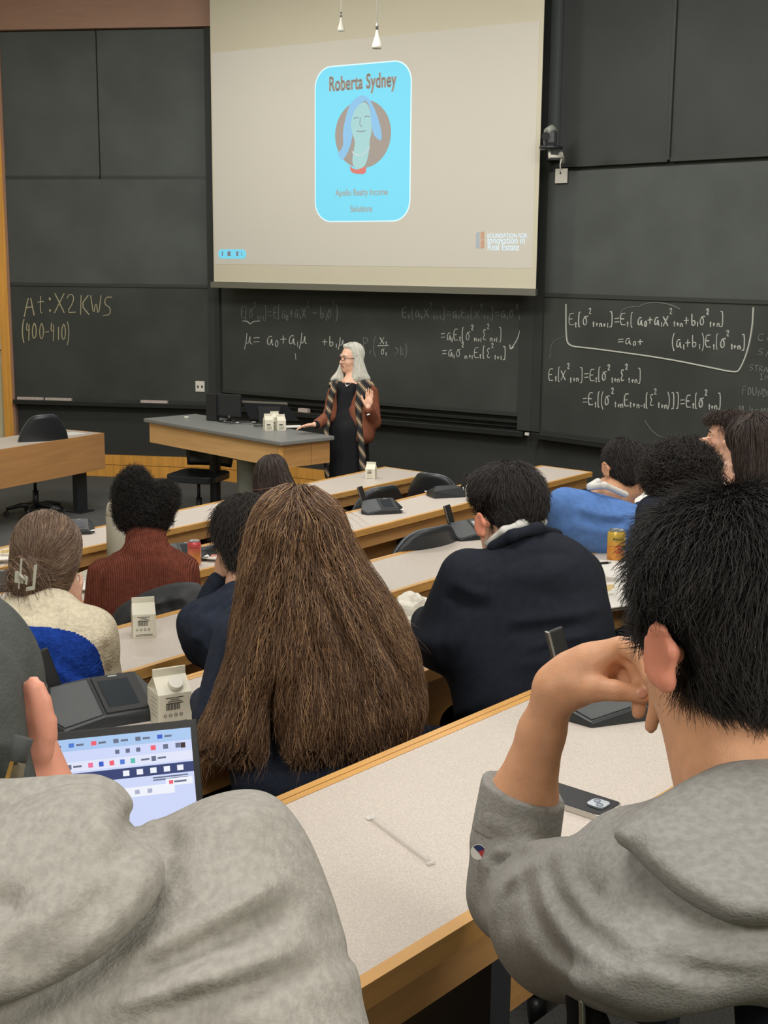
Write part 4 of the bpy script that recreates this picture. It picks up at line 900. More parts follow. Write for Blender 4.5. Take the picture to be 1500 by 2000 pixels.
sheet('folded_paper', 'white folded paper beyond the microphone by the chin', 'paper', TZ[5], [(1300, 1372), (1360, 1384), (1366, 1412), (1288, 1388)], M_PAPER, .006)
sheet('paper_sheet', 'white sheet left of the long brown hair', 'paper', TZ[4], [(372, 1402), (410, 1374), (540, 1380), (560, 1440), (430, 1450)], M_PAPER)
# crumpled napkins and bag
def crumple(name, label, cat, q, s, m, seed, sz=.6):
    t = thing(name, label, cat, q); me = bpy.data.meshes.new('tissue'); bm = bmesh.new(); bmesh.ops.create_icosphere(bm, subdivisions=4, radius=1)
    rg = np.random.default_rng(seed); D = rg.normal(0, 1, (16, 3)); D /= np.linalg.norm(D, axis=1)[:, None]; ph = rg.random(16)*6
    for v in bm.verts:
        p = np.array(v.co); k = 1+sum(.075*abs(math.sin(5*(p@D[i])+ph[i])) for i in range(16))-.55; v.co = (p[0]*k*s, p[1]*k*s, (max(p[2]*k, -.55)+.55)*s*sz)
    bm.to_mesh(me); bm.free(); link('tissue', me, m, t); return t
M_TIS = mat('tissue_paper', (232, 228, 216), .7, var=.03, scale=10)
crumple('crumpled_bag', 'crumpled white bag beside the long brown hair', 'bag', T(4, 806, 1222), .062, M_TIS, 3, .9)
crumple('crumpled_napkin', 'crumpled white napkin against the blazer sleeve', 'napkin', T(4, 846, 1222), .050, M_TIS, 8, .75)
crumple('paper_napkin', 'white napkin behind the raised hand', 'napkin', T(5, 1262, 1330), .04, M_TIS, 5, 1.7)
# ---------------------------------------------------------------- phone and clear wrapper on the nearest table
pc = [onz(x, y, TZ[5]) for x, y in ((1085, 1592), (1169, 1609), (1223, 1578), (1085, 1508))]
e1 = pc[2]-pc[1]; rz = math.atan2(e1[1], e1[0]); q = (pc[1]+pc[2])/2; ln = np.array([-e1[1], e1[0], 0]); ln /= np.linalg.norm(ln)
t = thing('smartphone', 'black backed phone in a clear case with camera bump', 'phone', q+ln*.075, rz)
mb = MB(); mb.rbox(-.037, .037, -.074, .074, .0005, .010, .012); mb.build('clear_case', mat('clear_case', (196, 192, 184), .15, metal=.4, spec=.7), t, bevel=.001)
mb = MB(); mb.rbox(-.0345, .0345, -.0715, .0715, .010, .0108, .010); mb.build('back_glass', mat('phone_glass', (24, 26, 30), .3, spec=.25), t)
mb = MB(); mb.rbox(-.014, .018, -.062, -.030, .0108, .0135, .009); cb = mb.build('camera_bump', mat('silver_glass', (176, 184, 194), .15, metal=.5), t)
for x, y in ((-.004, -.052), (.008, -.040)):
    mb = MB(); mb.lathe([(0, 0), (.006, 0), (.006, .0012), (0, .0012)], 16); l = mb.build('lens', mat('pale_lens', (150, 160, 172), .1), cb); l.location = (x, y, .0135)
mb = MB(); mb.rbox(-.005, .005, -.0743, -.0735, .003, .0075, .002, axis=1); mb.build('charging_port', M_DARK, t)
a = onz(726, 1602, TZ[5]); b = onz(838, 1686, TZ[5]); t = thing('straw_wrapper', 'clear plastic straw sleeve lying on the nearest table', 'wrapper', (a+b)/2)
M_CLEAR = mat('clear_plastic', (225, 222, 218), .12, spec=.8, alpha=.28)
c = (a+b)/2; mb = MB(); d_ = (b-a); pts = [a-c+d_*k/8+np.array([0, 0, .005+.0012*math.sin(k*2.1)]) for k in range(9)]; mb.tube(pts, .0042, 8); mb.build('sleeve', M_CLEAR, t)
for k, p in ((0, a-c), (1, b-c)):
    dd = d_/np.linalg.norm(d_); s_ = np.array([-dd[1], dd[0], 0]); o = -dd*.008 if k == 0 else dd*.008
    MB().hexa([p-s_*.006+[0, 0, .001], p+s_*.006+[0, 0, .001], p+s_*.007+o+[0, 0, .001], p-s_*.007+o+[0, 0, .001], p-s_*.006+[0, 0, .003], p+s_*.006+[0, 0, .003], p+s_*.007+o+[0, 0, .006], p-s_*.007+o+[0, 0, .0035]]).build('crimped_end', mat('crimp', (235, 232, 228), .2, spec=.8, alpha=.6), t)

# ---------------------------------------------------------------- open laptop of the nearest left person
TRc = P(384, 1404, 2.03); xa = np.array([.95, .31, 0]); xa /= np.linalg.norm(xa); bk_ = np.array([-xa[1], xa[0], 0])
ya = np.array([0, 0, cos(radians(22))])+bk_*sin(radians(22)); na = np.cross(xa, ya); na = -na if na @ (ORG-TRc) < 0 else na
c = TRc-xa*.165-ya*.21; c[2] = TZ[5]; t = thing('laptop', 'open laptop with lit browser window before the capped person', 'laptop', c)
wl = .335; O = TRc-xa*wl; hl = float((TRc[2]-TZ[5]-.016)/ya[2])
def lq(u, v, o=0): return O+xa*(wl*u)+ya*(-hl*v)+na*o-c
def lrect(u0, v0, u1, v1, o0, o1): return [lq(u0, v1, o0), lq(u1, v1, o0), lq(u1, v0, o0), lq(u0, v0, o0)], [lq(u0, v1, o1), lq(u1, v1, o1), lq(u1, v0, o1), lq(u0, v0, o1)]
MB().prism(*lrect(0, 0, 1, 1, -.006, 0)).build('lid', M_BLACKP, t, bevel=.002)
lid_bottom = lq(.5, 1.0)+c
def scol(name, col, s=.9): return mat(name, (20, 20, 22), .3, emit=s, ecol=col)
S_ = MB().prism(*lrect(.03, .06, .968, .97, .0, .0008)).build('display', scol('lit_display', (206, 216, 250)), t)
def sc(name, u0, v0, u1, v1, m, o=.0012): return MB().prism(*lrect(.03+.938*u0, .06+.91*v0, .03+.938*u1, .06+.91*v1, o-.0003, o)).build(name, m, S_)
sc('tab_bar', 0, 0, 1, .10, scol('ui_blue', (168, 200, 240))); sc('bookmark_bar', 0, .19, 1, .27, scol('ui_pale', (226, 230, 250)))
sc('header_bar', 0, .285, 1, .37, scol('ui_navy', (44, 62, 118), .8)); sc('search_field', .0, .30, .30, .36, scol('ui_white', (240, 243, 252)), .0015)
sc('toolbar', .35, .45, .90, .53, scol('ui_white', (240, 243, 252)), .0015); sc('ribbon_button', .86, .41, .99, .47, scol('ui_white', (240, 243, 252)), .0018)
rr_ = random.Random(3)
DK = scol('ui_grey', (110, 120, 150), .7); CO = [scol('ui_pink', (240, 110, 150)), scol('ui_deepblue', (50, 90, 200)), scol('ui_red', (240, 90, 110)), scol('ui_midblue', (70, 120, 210)), scol('ui_teal', (90, 190, 180))]
for k in range(8):
    sc('tab_icon', .10+.105*k, .035, .125+.105*k, .07, [DK, CO[0], CO[4], CO[3], CO[2], DK, DK, CO[1]][k], .0016); sc('tab_text', .135+.105*k, .045, .17+.105*k, .062, DK, .0016)
for u, m in ((.30, CO[2]), (.40, DK), (.50, CO[0]), (.55, CO[1]), (.60, CO[2]), (.65, CO[3]), (.70, CO[4]), (.80, DK)): sc('bookmark_icon', u, .21, u+.022, .25, m, .0016)
for u in (.33, .43, .75, .83): sc('bookmark_text', u, .222, u+.04, .238, DK, .0016)
for u in (.63, .68, .73): sc('browser_icon', u, .125, u+.02, .16, DK, .0016)
for u, m in ((.80, CO[2]), (.86, DK), (.92, DK)): sc('browser_icon', u, .12, u+.024, .16, m, .0016)
sc('profile_picture', .945, .12, .968, .165, scol('ui_dark', (60, 30, 36), .6), .0016)
for k in range(5): sc('header_icon', .66+.065*k, .305, .69+.065*k, .35, scol('ui_white', (240, 243, 252)), .0016)
for v in (.385, .405): sc('document_text', .80, v, .97, v+.012, DK, .0016)
for u in (.52, .58, .64, .71, .77): sc('tool_icon', u, .475, u+.022, .51, scol('ui_soft', (180, 186, 214), .8), .0019)
sc('button_icon', .875, .425, .895, .455, CO[2], .0022); sc('button_text', .90, .432, .96, .448, DK, .0022)
# keyboard half flat on the table
bx = xa.copy(); bx[2] = 0; bx /= np.linalg.norm(bx); by = np.array([-bx[1], bx[0], 0]); 
if by @ (ORG-c) < 0: by = -by
h0 = lid_bottom-c; zt_ = .016
E1 = np.array([h0[0], h0[1], 0])
def kb(u, v, z): p = E1+bx*(u-.5)*wl+by*v; return (p[0], p[1], z)
MB().prism([kb(0, 0, .001), kb(1, 0, .001), kb(1, .22, .001), kb(0, .22, .001)], [kb(0, 0, zt_), kb(1, 0, zt_), kb(1, .22, zt_), kb(0, .22, zt_)]).build('base', M_ALU, t, bevel=.002)
for r_ in range(4):
    for k in range(10): MB().prism([kb(.08+.085*k, .03+.024*r_, zt_), kb(.15+.085*k, .03+.024*r_, zt_), kb(.15+.085*k, .048+.024*r_, zt_), kb(.08+.085*k, .048+.024*r_, zt_)], [kb(.08+.085*k, .03+.024*r_, zt_+.0015), kb(.15+.085*k, .03+.024*r_, zt_+.0015), kb(.15+.085*k, .048+.024*r_, zt_+.0015), kb(.08+.085*k, .048+.024*r_, zt_+.0015)]).build('key', M_BLACKP, t)
mb = MB(); a1 = lq(.25, .0, 0); mb.hexa([lq(.17, .045, .001), lq(.33, .045, .001), lq(.33, .02, .001), lq(.17, .02, .001), lq(.17, .045, .004), lq(.33, .045, .004), lq(.33, .02, .004), lq(.17, .02, .004)]); mb.build('camera_cover', M_ALU, t)

# ---------------------------------------------------------------- lectern desk with its equipment
LZ = .95
LA = onz(286, 817, LZ); LB = onz(548, 862, LZ); LCc = onz(640, 838, LZ); 
e = (LB-LA)[:2]; eL = np.linalg.norm(e); e = e/eL; en = np.array([-e[1], e[0]]); wL = .55
t = thing('lectern_desk', 'wide lectern desk with grey top and beech front beside speaker', 'desk', ((LA[0]+LB[0])/2, (LA[1]+LB[1])/2, 0)); LO = np.array(t.location)
def ld(u, v, z): p = LA[:2]+e*u+en*v; return (p[0]-LO[0], p[1]-LO[1], z)
def lbox(u0, u1, v0, v1, z0, z1): return MB().hexa([ld(u0, v0, z0), ld(u1, v0, z0), ld(u1, v1, z0), ld(u0, v1, z0), ld(u0, v0, z1), ld(u1, v0, z1), ld(u1, v1, z1), ld(u0, v1, z1)])
lbox(-.02, eL+.02, -.02, wL, LZ-.035, LZ).build('desktop', M_LAMG, t, bevel=.008)
lbox(.03, eL-.02, .01, .03, LZ-.215, LZ-.036).build('front_panel', M_PANEL, t)
lbox(eL-.045, eL-.012, .0, .05, LZ-.225, LZ-.036).build('corner_post', M_WOOD, t, bevel=.012)
lbox(eL-.04, eL-.02, .05, wL-.22, LZ-.225, LZ-.036).build('side_panel', M_WOODD, t)
lbox(eL-.045, eL-.02, wL-.215, wL-.02, LZ-.225, LZ-.036).build('side_panel', M_WOODD, t)
lbox(.03, .05, .03, wL-.02, LZ-.215, LZ-.036).build('side_panel', M_WOODD, t)
cxu = eL*.60; mb = MB(); cc = ld(cxu, .26, 0); mb.lathe([(.097, 0), (.097, LZ-.036)], 28, c=(cc[0], cc[1], 0)); mb.build('pedestal', M_COLUMN, t)
cc2 = ld(.42, .45, 0); mb = MB(); mb.lathe([(.05, 0), (.05, LZ-.036)], 16, c=(cc2[0], cc2[1], 0)); mb.build('rear_leg', M_BLACKS, t)
lbox(cxu-.45, cxu-.05, .05, .12, 0, .05).build('foot', M_COLUMN, t, bevel=.01)
def onl(x, y): return onz(x, y, LZ)
M_MONB = mat('matte_monitor_black', (30, 31, 33), .85, spec=.1)
# monitor tilted back, seen from behind
q = onl(520, 826); t = thing('desk_monitor', 'wide black monitor leaning on the lectern beside the speaker', 'monitor', q); mo = np.array(q)
C0 = onl(586, 828); D0 = onl(488, 826); dc_ = w2c(C0)[2]; dd_ = w2c(D0)[2]; A_ = P(472, 786, dd_+.04)-mo; B_ = P(560, 790, dc_+.04)-mo; C_ = C0-mo; D_ = D0-mo
C_[2] = .02; D_[2] = .03; n_ = np.cross(B_-A_, D_-A_); n_ /= np.linalg.norm(n_); n_ = n_ if n_[1] > 0 else -n_
MB().hexa([A_, B_, C_, D_, A_+n_*.03, B_+n_*.03, C_+n_*.03, D_+n_*.03]).build('panel', M_MONB, t, bevel=.005)
MB().hexa([A_+n_*.03, B_+n_*.03, B_+n_*.034, A_+n_*.034, A_*.97+D_*.03+n_*.0-[0, 0, -.022], B_*.97+C_*.03+[0, 0, .022], B_*.97+C_*.03+n_*.03+[0, 0, .022], A_*.97+D_*.03+n_*.03+[0, 0, .022]]).build('light_edge', M_WHITE, t)
mb = MB(); m_ = (A_+B_+C_+D_)/4; mb.hexa([m_+[-.08, -.03, -.16], m_+[.08, -.03, -.16], m_+[.08, .0, -.16], m_+[-.08, 0, -.16], m_+[-.10, -.02, .05], m_+[.10, -.02, .05], m_+[.10, .0, .05], m_+[-.10, .0, .05]]); mb.build('rear_housing', M_BLACKP, t)
q = onl(430, 823); t = thing('desk_monitor', 'upright black screen on the lectern, left of the leaning monitor', 'monitor', q, -.5)
MB().box(-.03, .23, -.012, .012, .05, .25).build('panel', M_BLACKS, t, bevel=.01); MB().box(-.13, -.02, -.03, .02, .002, .245).build('side_box', M_BLACKP, t, bevel=.004)
mb = MB(); mb.tube([(.1, .0, .06), (.1, 0, .012)], .02, 8); mb.rbox(-.0, .2, -.06, .06, .001, .012, .03); mb.build('stand', M_BLACKP, t)
q = onl(448, 828); t = thing('cable_bundle', 'loose black cables between the two lectern screens', 'cable', q)
for s_ in range(4):
    r3 = random.Random(s_); mb = MB(); mb.tube([(-.05+.07*k, r3.uniform(-.05, .04), .008+r3.uniform(0, .02)) for k in range(5)], .004, 5); mb.build('cable', M_BLACKP if s_ else M_WHITE, t)
q = onl(364, 817); t = thing('chalk_stick', 'tiny white chalk stub alone on the lectern top', 'chalk', q); mb = MB(); mb.tube([(-.02, 0, .009), (.02, .004, .009)], .009, 10); mb.build('stick', M_WHITE, t)
for lab, x, y, h in (('left white carton of three on the lectern', 524, 840, .09), ('white carton at the back of three on the lectern', 536, 836, .095), ('right white carton of three on the lectern', 548, 840, .085)):
    c_ = make_carton(lab, onl(x, y), .35, .075, h, words=False)
    mb = MB(); mb.box(-.022, .010, -.0385, -.0372, .045, .055); [mb.box(-.024, .022, -.0385, -.0372, .03-.009*k, .033-.009*k) for k in range(3)]; tag(mb.build('small_print', M_DARK, c_), kind='stuff')
q = onl(575, 833); t = thing('paper_sheet', 'white paper under the speaker\'s hand on the lectern', 'paper', q, .3); MB().box(-.10, .06, -.08, .04, .001, .006).build('sheet', M_PAPER, t)
q = onl(507, 835); t = thing('headset', 'small black coiled cable by the lectern cartons', 'cable', q); mb = MB(); mb.tube([(.05*cos(k*.7), .035*sin(k*.7), .006+.002*k) for k in range(14)], .005, 5); mb.build('coil', M_BLACKP, t)
make_chair('swivel_chair', 'black swivel chair tucked behind the lectern desk', (onz(436, 970, 0)[0]-.05, 11.75, 0), pi*.9)

# ---------------------------------------------------------------- left front table and its chair
TA = onz(0, 878, .74); TB = onz(199, 846, .74); e2 = (TB-TA)[:2]; L2 = np.linalg.norm(e2); e2 /= L2; n2 = np.array([-e2[1], e2[0]])
t = thing('front_table', 'front table with tall beech modesty panel at left', 'table', (TB[0]-e2[0]*.8, TB[1]-e2[1]*.8, 0)); to = np.array(t.location)
def tb(u0, u1, v0, v1, z0, z1):
    f = lambda u, v, z: (TB[0]-e2[0]*u+n2[0]*v-to[0], TB[1]-e2[1]*u+n2[1]*v-to[1], z)
    return MB().hexa([f(u1, v0, z0), f(u0, v0, z0), f(u0, v1, z0), f(u1, v1, z0), f(u1, v0, z1), f(u0, v0, z1), f(u0, v1, z1), f(u1, v1, z1)])
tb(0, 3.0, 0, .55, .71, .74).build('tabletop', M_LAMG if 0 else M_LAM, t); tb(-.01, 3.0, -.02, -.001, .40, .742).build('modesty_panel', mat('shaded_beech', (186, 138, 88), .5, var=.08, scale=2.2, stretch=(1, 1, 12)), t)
tb(-.012, .0, 0, .55, .66, .742).build('end_strip', M_WOODD, t)
for u in (.12, 2.6): l = tb(u, u+.13, .1, .16, 0.012, .705).build('leg', M_BLACKS, t); tb(u-.03, u+.16, .04, .24, 0, .012).build('foot_plate', M_BLACKS, l)
q = onz(70, 1008, 0); make_chair('swivel_chair', 'black five-star swivel chair behind the left front table', (q[0], q[1]+.02, 0), .6, back_h=.98)
# ---------------------------------------------------------------- people
SK_TAN = mat('skin_tan', (222, 166, 128), .5, var=.05, scale=60, sss=.12, bump=.15, bscale=500)
SK_FAIR = mat('skin_fair', (232, 184, 158), .5, var=.05, scale=40, sss=.12)
SK_PINK = mat('skin_pink', (226, 150, 128), .5, var=.05, scale=40, sss=.15)
SK_WARM = mat('skin_warm', (226, 158, 134), .5, sss=.15)
SK_EAR = mat('skin_ear_flush', (222, 146, 120), .5, sss=.2)
SK_BROWN = mat('skin_brown', (176, 124, 96), .5, var=.05, scale=40, sss=.1)
M_NAIL = mat('nail', (226, 168, 142), .3, sss=.1)
M_HEATH = mat('heather_grey_fleece', (160, 159, 155), .95, var=.2, scale=120, col2=(145, 144, 140), bump=.28, bscale=320, spec=.1, stretch=(1, 1, 2.2), detail=8)
M_HEATHL = mat('heather_light_fleece', (172, 169, 162), .95, var=.2, scale=105, col2=(157, 154, 147), bump=.28, bscale=300, spec=.1, stretch=(1.6, 1, 1), detail=8)
M_NAVYW = mat('navy_wool', (36, 40, 50), .85, var=.1, scale=60, bump=.2, bscale=500, spec=.15)
M_NAVYS = mat('navy_sweatshirt', (48, 54, 68), .9, var=.15, scale=40, bump=.3, bscale=300, spec=.1)
M_RUST = mat('rust_ribbed_knit', (128, 72, 58), .9, var=.16, scale=60, bump=1.0, wave=42, spec=.1)
M_BLUESW = mat('blue_fine_knit', (98, 138, 204), .85, var=.08, scale=50, bump=.25, bscale=400, spec=.1)
M_FLC = mat('cream_fleece', (216, 206, 182), .98, var=.1, scale=70, bump=.9, bscale=150, spec=.05)
M_FLB = mat('blue_fleece', (34, 66, 152), .98, var=.18, scale=70, bump=.9, bscale=150, spec=.05)
M_FLM = mat('maroon_fleece', (104, 62, 74), .98, var=.1, scale=70, bump=.8, bscale=150, spec=.05)
M_BLKCL = mat('black_cloth', (34, 35, 38), .85, var=.1, scale=30, spec=.15)
M_DKTR = mat('dark_trousers', (40, 44, 54), .9, spec=.1)
M_DENIM = mat('denim', (60, 76, 104), .9, var=.15, scale=60, spec=.1)
M_SHIRT = mat('white_shirt', (226, 226, 220), .7)
H_BLACK = hair_mat('hair_black', (24, 23, 23), (48, 44, 42), (70, 62, 58))
H_BLACK2 = hair_mat('hair_soft_black', (30, 28, 28), (44, 41, 40), (58, 54, 52), .55)
H_BROWN = hair_mat('hair_brown', (68, 49, 38), (124, 95, 72), (190, 152, 112))
H_MOUSE = hair_mat('hair_mouse_brown', (74, 58, 48), (128, 104, 86), (166, 140, 116))
H_AFRO = hair_mat('hair_coily_black', (22, 21, 21), (40, 37, 36), (54, 50, 48), .6)
H_SILV = hair_mat('hair_silver', (196, 196, 184), (228, 227, 216), (244, 243, 236))
H_DKBR = hair_mat('hair_dark_brown', (40, 32, 30), (66, 54, 50), (96, 80, 74))
def base(n, c): return mat(n, c, .7, spec=.2)
B_BLACK = base('hair_base_black', (26, 25, 25)); B_BROWN = base('hair_base_brown', (70, 50, 38)); B_MOUSE = base('hair_base_mouse', (84, 66, 54)); B_SILV = base('hair_base_silver', (190, 188, 176)); B_DKBR = base('hair_base_dark', (44, 36, 33))

def headR(yaw, nod=0, tilt=0):
    f = np.array([-sin(yaw)*cos(nod), cos(yaw)*cos(nod), -sin(nod)]); r = np.array([cos(yaw), sin(yaw), 0]); u = np.cross(r, f)
    r2 = r*cos(tilt)+u*sin(tilt); u2 = -r*sin(tilt)+u*cos(tilt); return RC.T @ np.array([r2, f, u2]).T
def head(c, R, s=1, ear=1.0, face=True):
    L = lambda x, y, z: c+R @ np.array([x, y, z])*s
    e = lambda p, r, k=.02: ell(L(*p), np.array(r)*s, R, k)
    o = [e((0, -.012, .03), (.075, .095, .088)), e((0, .03, -.035), (.058, .064, .078), .03), e((0, .035, -.078), (.045, .048, .032), .025), cap(L(0, .068, -.098), L(0, .070, -.096), .017*s, k=.02)]
    if face:
        o += [cap(L(0, .088, .008), L(0, .108, -.030), .008*s, .0125*s, .012), cap(L(-.012, .094, -.032), L(.012, .094, -.032), .008*s, k=.008),
              cap(L(-.036, .078, .026), L(.036, .078, .026), .012*s, k=.015), e((.034, .058, -.03), (.026, .026, .024)), e((-.034, .058, -.03), (.026, .026, .024)),
              ell(L(.031, .097, .008), np.array((.014, .010, .009))*s, R, -.008), ell(L(-.031, .097, .008), np.array((.014, .010, .009))*s, R, -.008),
              cap(L(-.018, .087, -.060), L(.018, .087, -.060), .0065*s, k=.006), cap(L(-.014, .086, -.070), L(.014, .086, -.070), .007*s, k=.006), cap(L(-.018, .099, -.0652), L(.018, .099, -.0652), .0025*s, k=-.004)]
    if ear:
        for sd in (-1, 1):
            a = .30*sd; Re = R @ np.array([[cos(a), -sin(a), 0], [sin(a), cos(a), 0], [0, 0, 1]])
            o += [ell(L(.079*sd, -.012, .0), np.array((.0095, .021, .034))*s*ear, Re, .006), ell(L(.074*sd, -.006, -.026), np.array((.009, .012, .014))*s*ear, Re, .008),
                  ell(L(.091*sd, -.012, .004), np.array((.0075, .012, .020))*s*ear, Re, -.004)]
    return o
def eyes(c, R, par, s=1, col=(70, 50, 40)):
    for sd in (-1, 1):
        q = c+R @ np.array([.031*sd, .0765, .008])*s; V, Q = sculpt([ell(q, np.array((.0110, .0110, .0110))*s, None, .001)], .003)
        e = fmesh('eye', V, Q, M_WHITE, par); q2 = c+R @ np.array([.031*sd, .0848, .008])*s
        V, Q = sculpt([ell(q2, np.array((.0052, .0045, .0052))*s, R, .001)], .0018); fmesh('iris', V, Q, mat('iris_brown', col, .2), e)
    mb = MB()
    for sd in (-1, 1): mb.tube([c2w(c+R @ np.array([x*sd, y, z])*s) for x, y, z in ((.015, .0935, .029), (.032, .0925, .034), (.046, .083, .030))], .0028*s, 5)
    b = mb.build('eyebrows', B_DKBR if col[0] < 90 else B_SILV, par, world=True); tag(b, kind='stuff')
def lower(nbw, F, row, sl=.0, spread=.09, reach=.40):
    """seated hips and legs in world axes; returns cam-space prims (thin body, garment)"""
    fz = FZ[row]; R = np.array([F[1], -F[0], 0]); F3 = np.array([F[0], F[1], 0])
    hip = np.array([nbw[0], nbw[1], fz+.56])-F3*(.06+sl)
    b, g = [], []
    for sd in (-1, 1):
        h = hip+R*sd*spread; k = h+F3*reach+R*sd*.04; k[2] = fz+.50; a = k-F3*.05; a[2] = fz+.09; toe = a+F3*.17; toe[2] = fz+.035; heel = a.copy(); heel[2] = fz+.04
        h, k, a, toe, heel = (w2c(v) for v in (h, k, a, toe, heel))
        b += [cap(h, k, .075, .05, .02), cap(k, a, .048, .032, .02), cap(heel, toe, .03, .025, .02)]
        g += [cap(h, k, .092, .066, .03), cap(k, a, .062, .048, .03)]
    g.append(cap(w2c(hip-R*.08), w2c(hip+R*.08), .12, k=.04)); b.append(cap(w2c(hip-R*.08), w2c(hip+R*.08), .10, k=.04))
    return w2c(hip), b, g
def arm_prims(A, r, k=.02): return [cap(a, b, ra, rb, k) for a, b, ra, rb in zip(A, A[1:], r, r[1:])]
def hand_prims(w, d, up, s=1, curl=.35, side=1):
    """w wrist, d finger direction, up back-of-hand normal, all cam space"""
    d = d/np.linalg.norm(d); up = up-(up@d)*d; up /= np.linalg.norm(up); sdv = np.cross(d, up)*side
    o = [ell(w+d*.045*s, np.array((.038, .015, .046))*s, np.array([sdv, up, d]).T, .012)]
    for i, (off, ln) in enumerate(((.028, .068), (.010, .078), (-.009, .073), (-.027, .056))):
        b = w+(d*.082+sdv*off)*s; c_ = b; dd = d
        for j, f in enumerate((.45, .32, .23)):
            dd = dd*cos(curl)-up*sin(curl); dd /= np.linalg.norm(dd); e = c_+dd*ln*f*s; o.append(cap(c_, e, (.0088-.001*j)*s, (.0082-.001*j)*s, .003)); c_ = e
    b = w+(d*.02+sdv*.03)*s; m = b+(d*.035+sdv*.025-up*.008)*s; e = m+(d*.032+sdv*.008-up*.006)*s
    return o+[cap(b, m, .013*s, .0105*s, .01), cap(m, e, .0105*s, .0085*s, .004)]
def shoes(par, row, nbw, F, m, spread=.09, reach=.40):
    fz = FZ[row]; R = np.array([F[1], -F[0], 0]); F3 = np.array([F[0], F[1], 0])
    for sd in (-1, 1):
        a = np.array([nbw[0], nbw[1], 0])-F3*.06+R*sd*(spread+.04)+F3*(reach-.05)
        p = [cap(w2c(a+F3*.0+[0, 0, fz+.055]), w2c(a+F3*.15+[0, 0, fz+.042]), .045, .038, .03)]
        sculpted('shoe', p, .012, m, par)
def thinner(A, k=.82):
    return [v*(k if i < 2 else 1) for i, v in enumerate(A)]
def ear_prims(x, y, d, s=1, lean=.15, turn=.5):
    c = Pc(x, y, d); u = np.array([cos(turn), 0, -sin(turn)]); v = np.array([-lean, 1, 0]); v -= (v@u)*u; v /= np.linalg.norm(v); w_ = np.cross(u, v)
    R = np.array([u, v, w_]).T; o = [ell(c, np.array((.0155, .031, .0055))*s, R, .004), ell(c+(u*.004+v*.022)*s, np.array((.010, .011, .008))*s, R, .006)]
    pts = [c+(-u*.015*math.cos(a)+v*(-.030)*math.sin(a))*s*.98 for a in (-.9, -.4, 0, .5, 1.0, 1.5, 2.1)]
    pts = [p-w_*.003*s for p in pts]
    o += [cap(a, b, .0042*s, k=.003) for a, b in zip(pts, pts[1:])]+[cap(c+(u*.010-v*.006)*s, c+(u*.022-v*.002)*s+np.array([0, 0, .03]), .007*s, .010*s, .010)]
    return o+[ell(c-w_*.0085*s+u*.001*s-v*.004*s, np.array((.0085, .0185, .006))*s, R, -.004)]
def scalp(c, R, r, off=(0, -.02, .036), face=True, s=1):
    o = [ell(H(c, R, *off, s), np.array(r)*s, R, .02)]
    if face: o.append(ell(H(c, R, 0, .075, -.06, s), np.array((.10, .062, .105))*s, R, -.015))
    return o
def person(label, hc, yaw, nod, tilt, row, nb, sh, arms, garment, gm, skin, h=.0075, hg=.009, gname='sweater', folds=(), zones=None, hs=1.0, ear=1.0, F=None, extra=(), trous=M_DKTR, gnoise=0, fl=True, face=True, skip_legs=False, reach=.40, clipg=None, thin=True, sl=0, bz=None, smb=1):
    """hc head centre, nb neck base (cam pixels + depth), sh (left, right) shoulders"""
    c = Pc(*hc); R = headR(yaw, nod, tilt); nbc = Pc(*nb); nbw = c2w(nbc); F = np.array([-sin(ROWA), cos(ROWA)]) if F is None else F
    root = thing('person', label, 'person', (nbw[0], nbw[1], FZ[row]))
    hip, lb, lg = lower(nbw, F, row, sl, reach=reach); S0, S1 = Pc(*sh[0]), Pc(*sh[1])
    b = head(c, R, hs, ear, face)+[cap(c+R @ np.array([0, -.02, -.06]), nbc, .052, .058, .03), cap(nbc, hip, .07, .085, .04), cap(S0*.82+S1*.18, S1*.82+S0*.18, .040, k=.03)]
    lg.append(cap(hip, hip*.35+nbc*.65, .115, .095, .05))
    for A in arms: b += arm_prims([Pc(*p[:3]) for p in A[0]], thinner(A[1]) if thin else A[1], .015)+list(A[2] if len(A) > 2 else [])
    b += lb+list(extra); body = sculpted('body', b, h, skin, root, zones=bz)
    for A in arms:
        if len(A[0]) > 4 and not thin: continue
        q = [Pc(*p[:3]) for p in A[0]][:3]; q[2] = q[1]*.2+q[2]*.8; garment = garment+[cap(q[0], q[1], .056, .048, .03), cap(q[1], q[2], .046, .036, .02)]
    g = sculpted(gname, garment, hg, gm, root, folds, zones, noise=gnoise, sm=2)
    tr = sculpted('trousers', lg, .014, trous, root); shoes(root, row, nbw, F, M_BLKCL, reach=reach)
    return root, body, g, c, R
def H(c, R, x, y, z, s=1): return c+R @ np.array([x, y, z])*s
def hair_obj(par, pr, m, h=.009, folds=(), noise=0, sm=2, name='hair'): return sculpted(name, pr, h, m, par, folds, sm=sm, noise=noise)
def px_mask(pl):
    q = Poly2(pl, smooth=1)
    def f(ce): c = w2c(ce); return q(750+FPX*c[:, 0]/c[:, 2], 1000+FPX*c[:, 1]/c[:, 2]) < 0
    return f

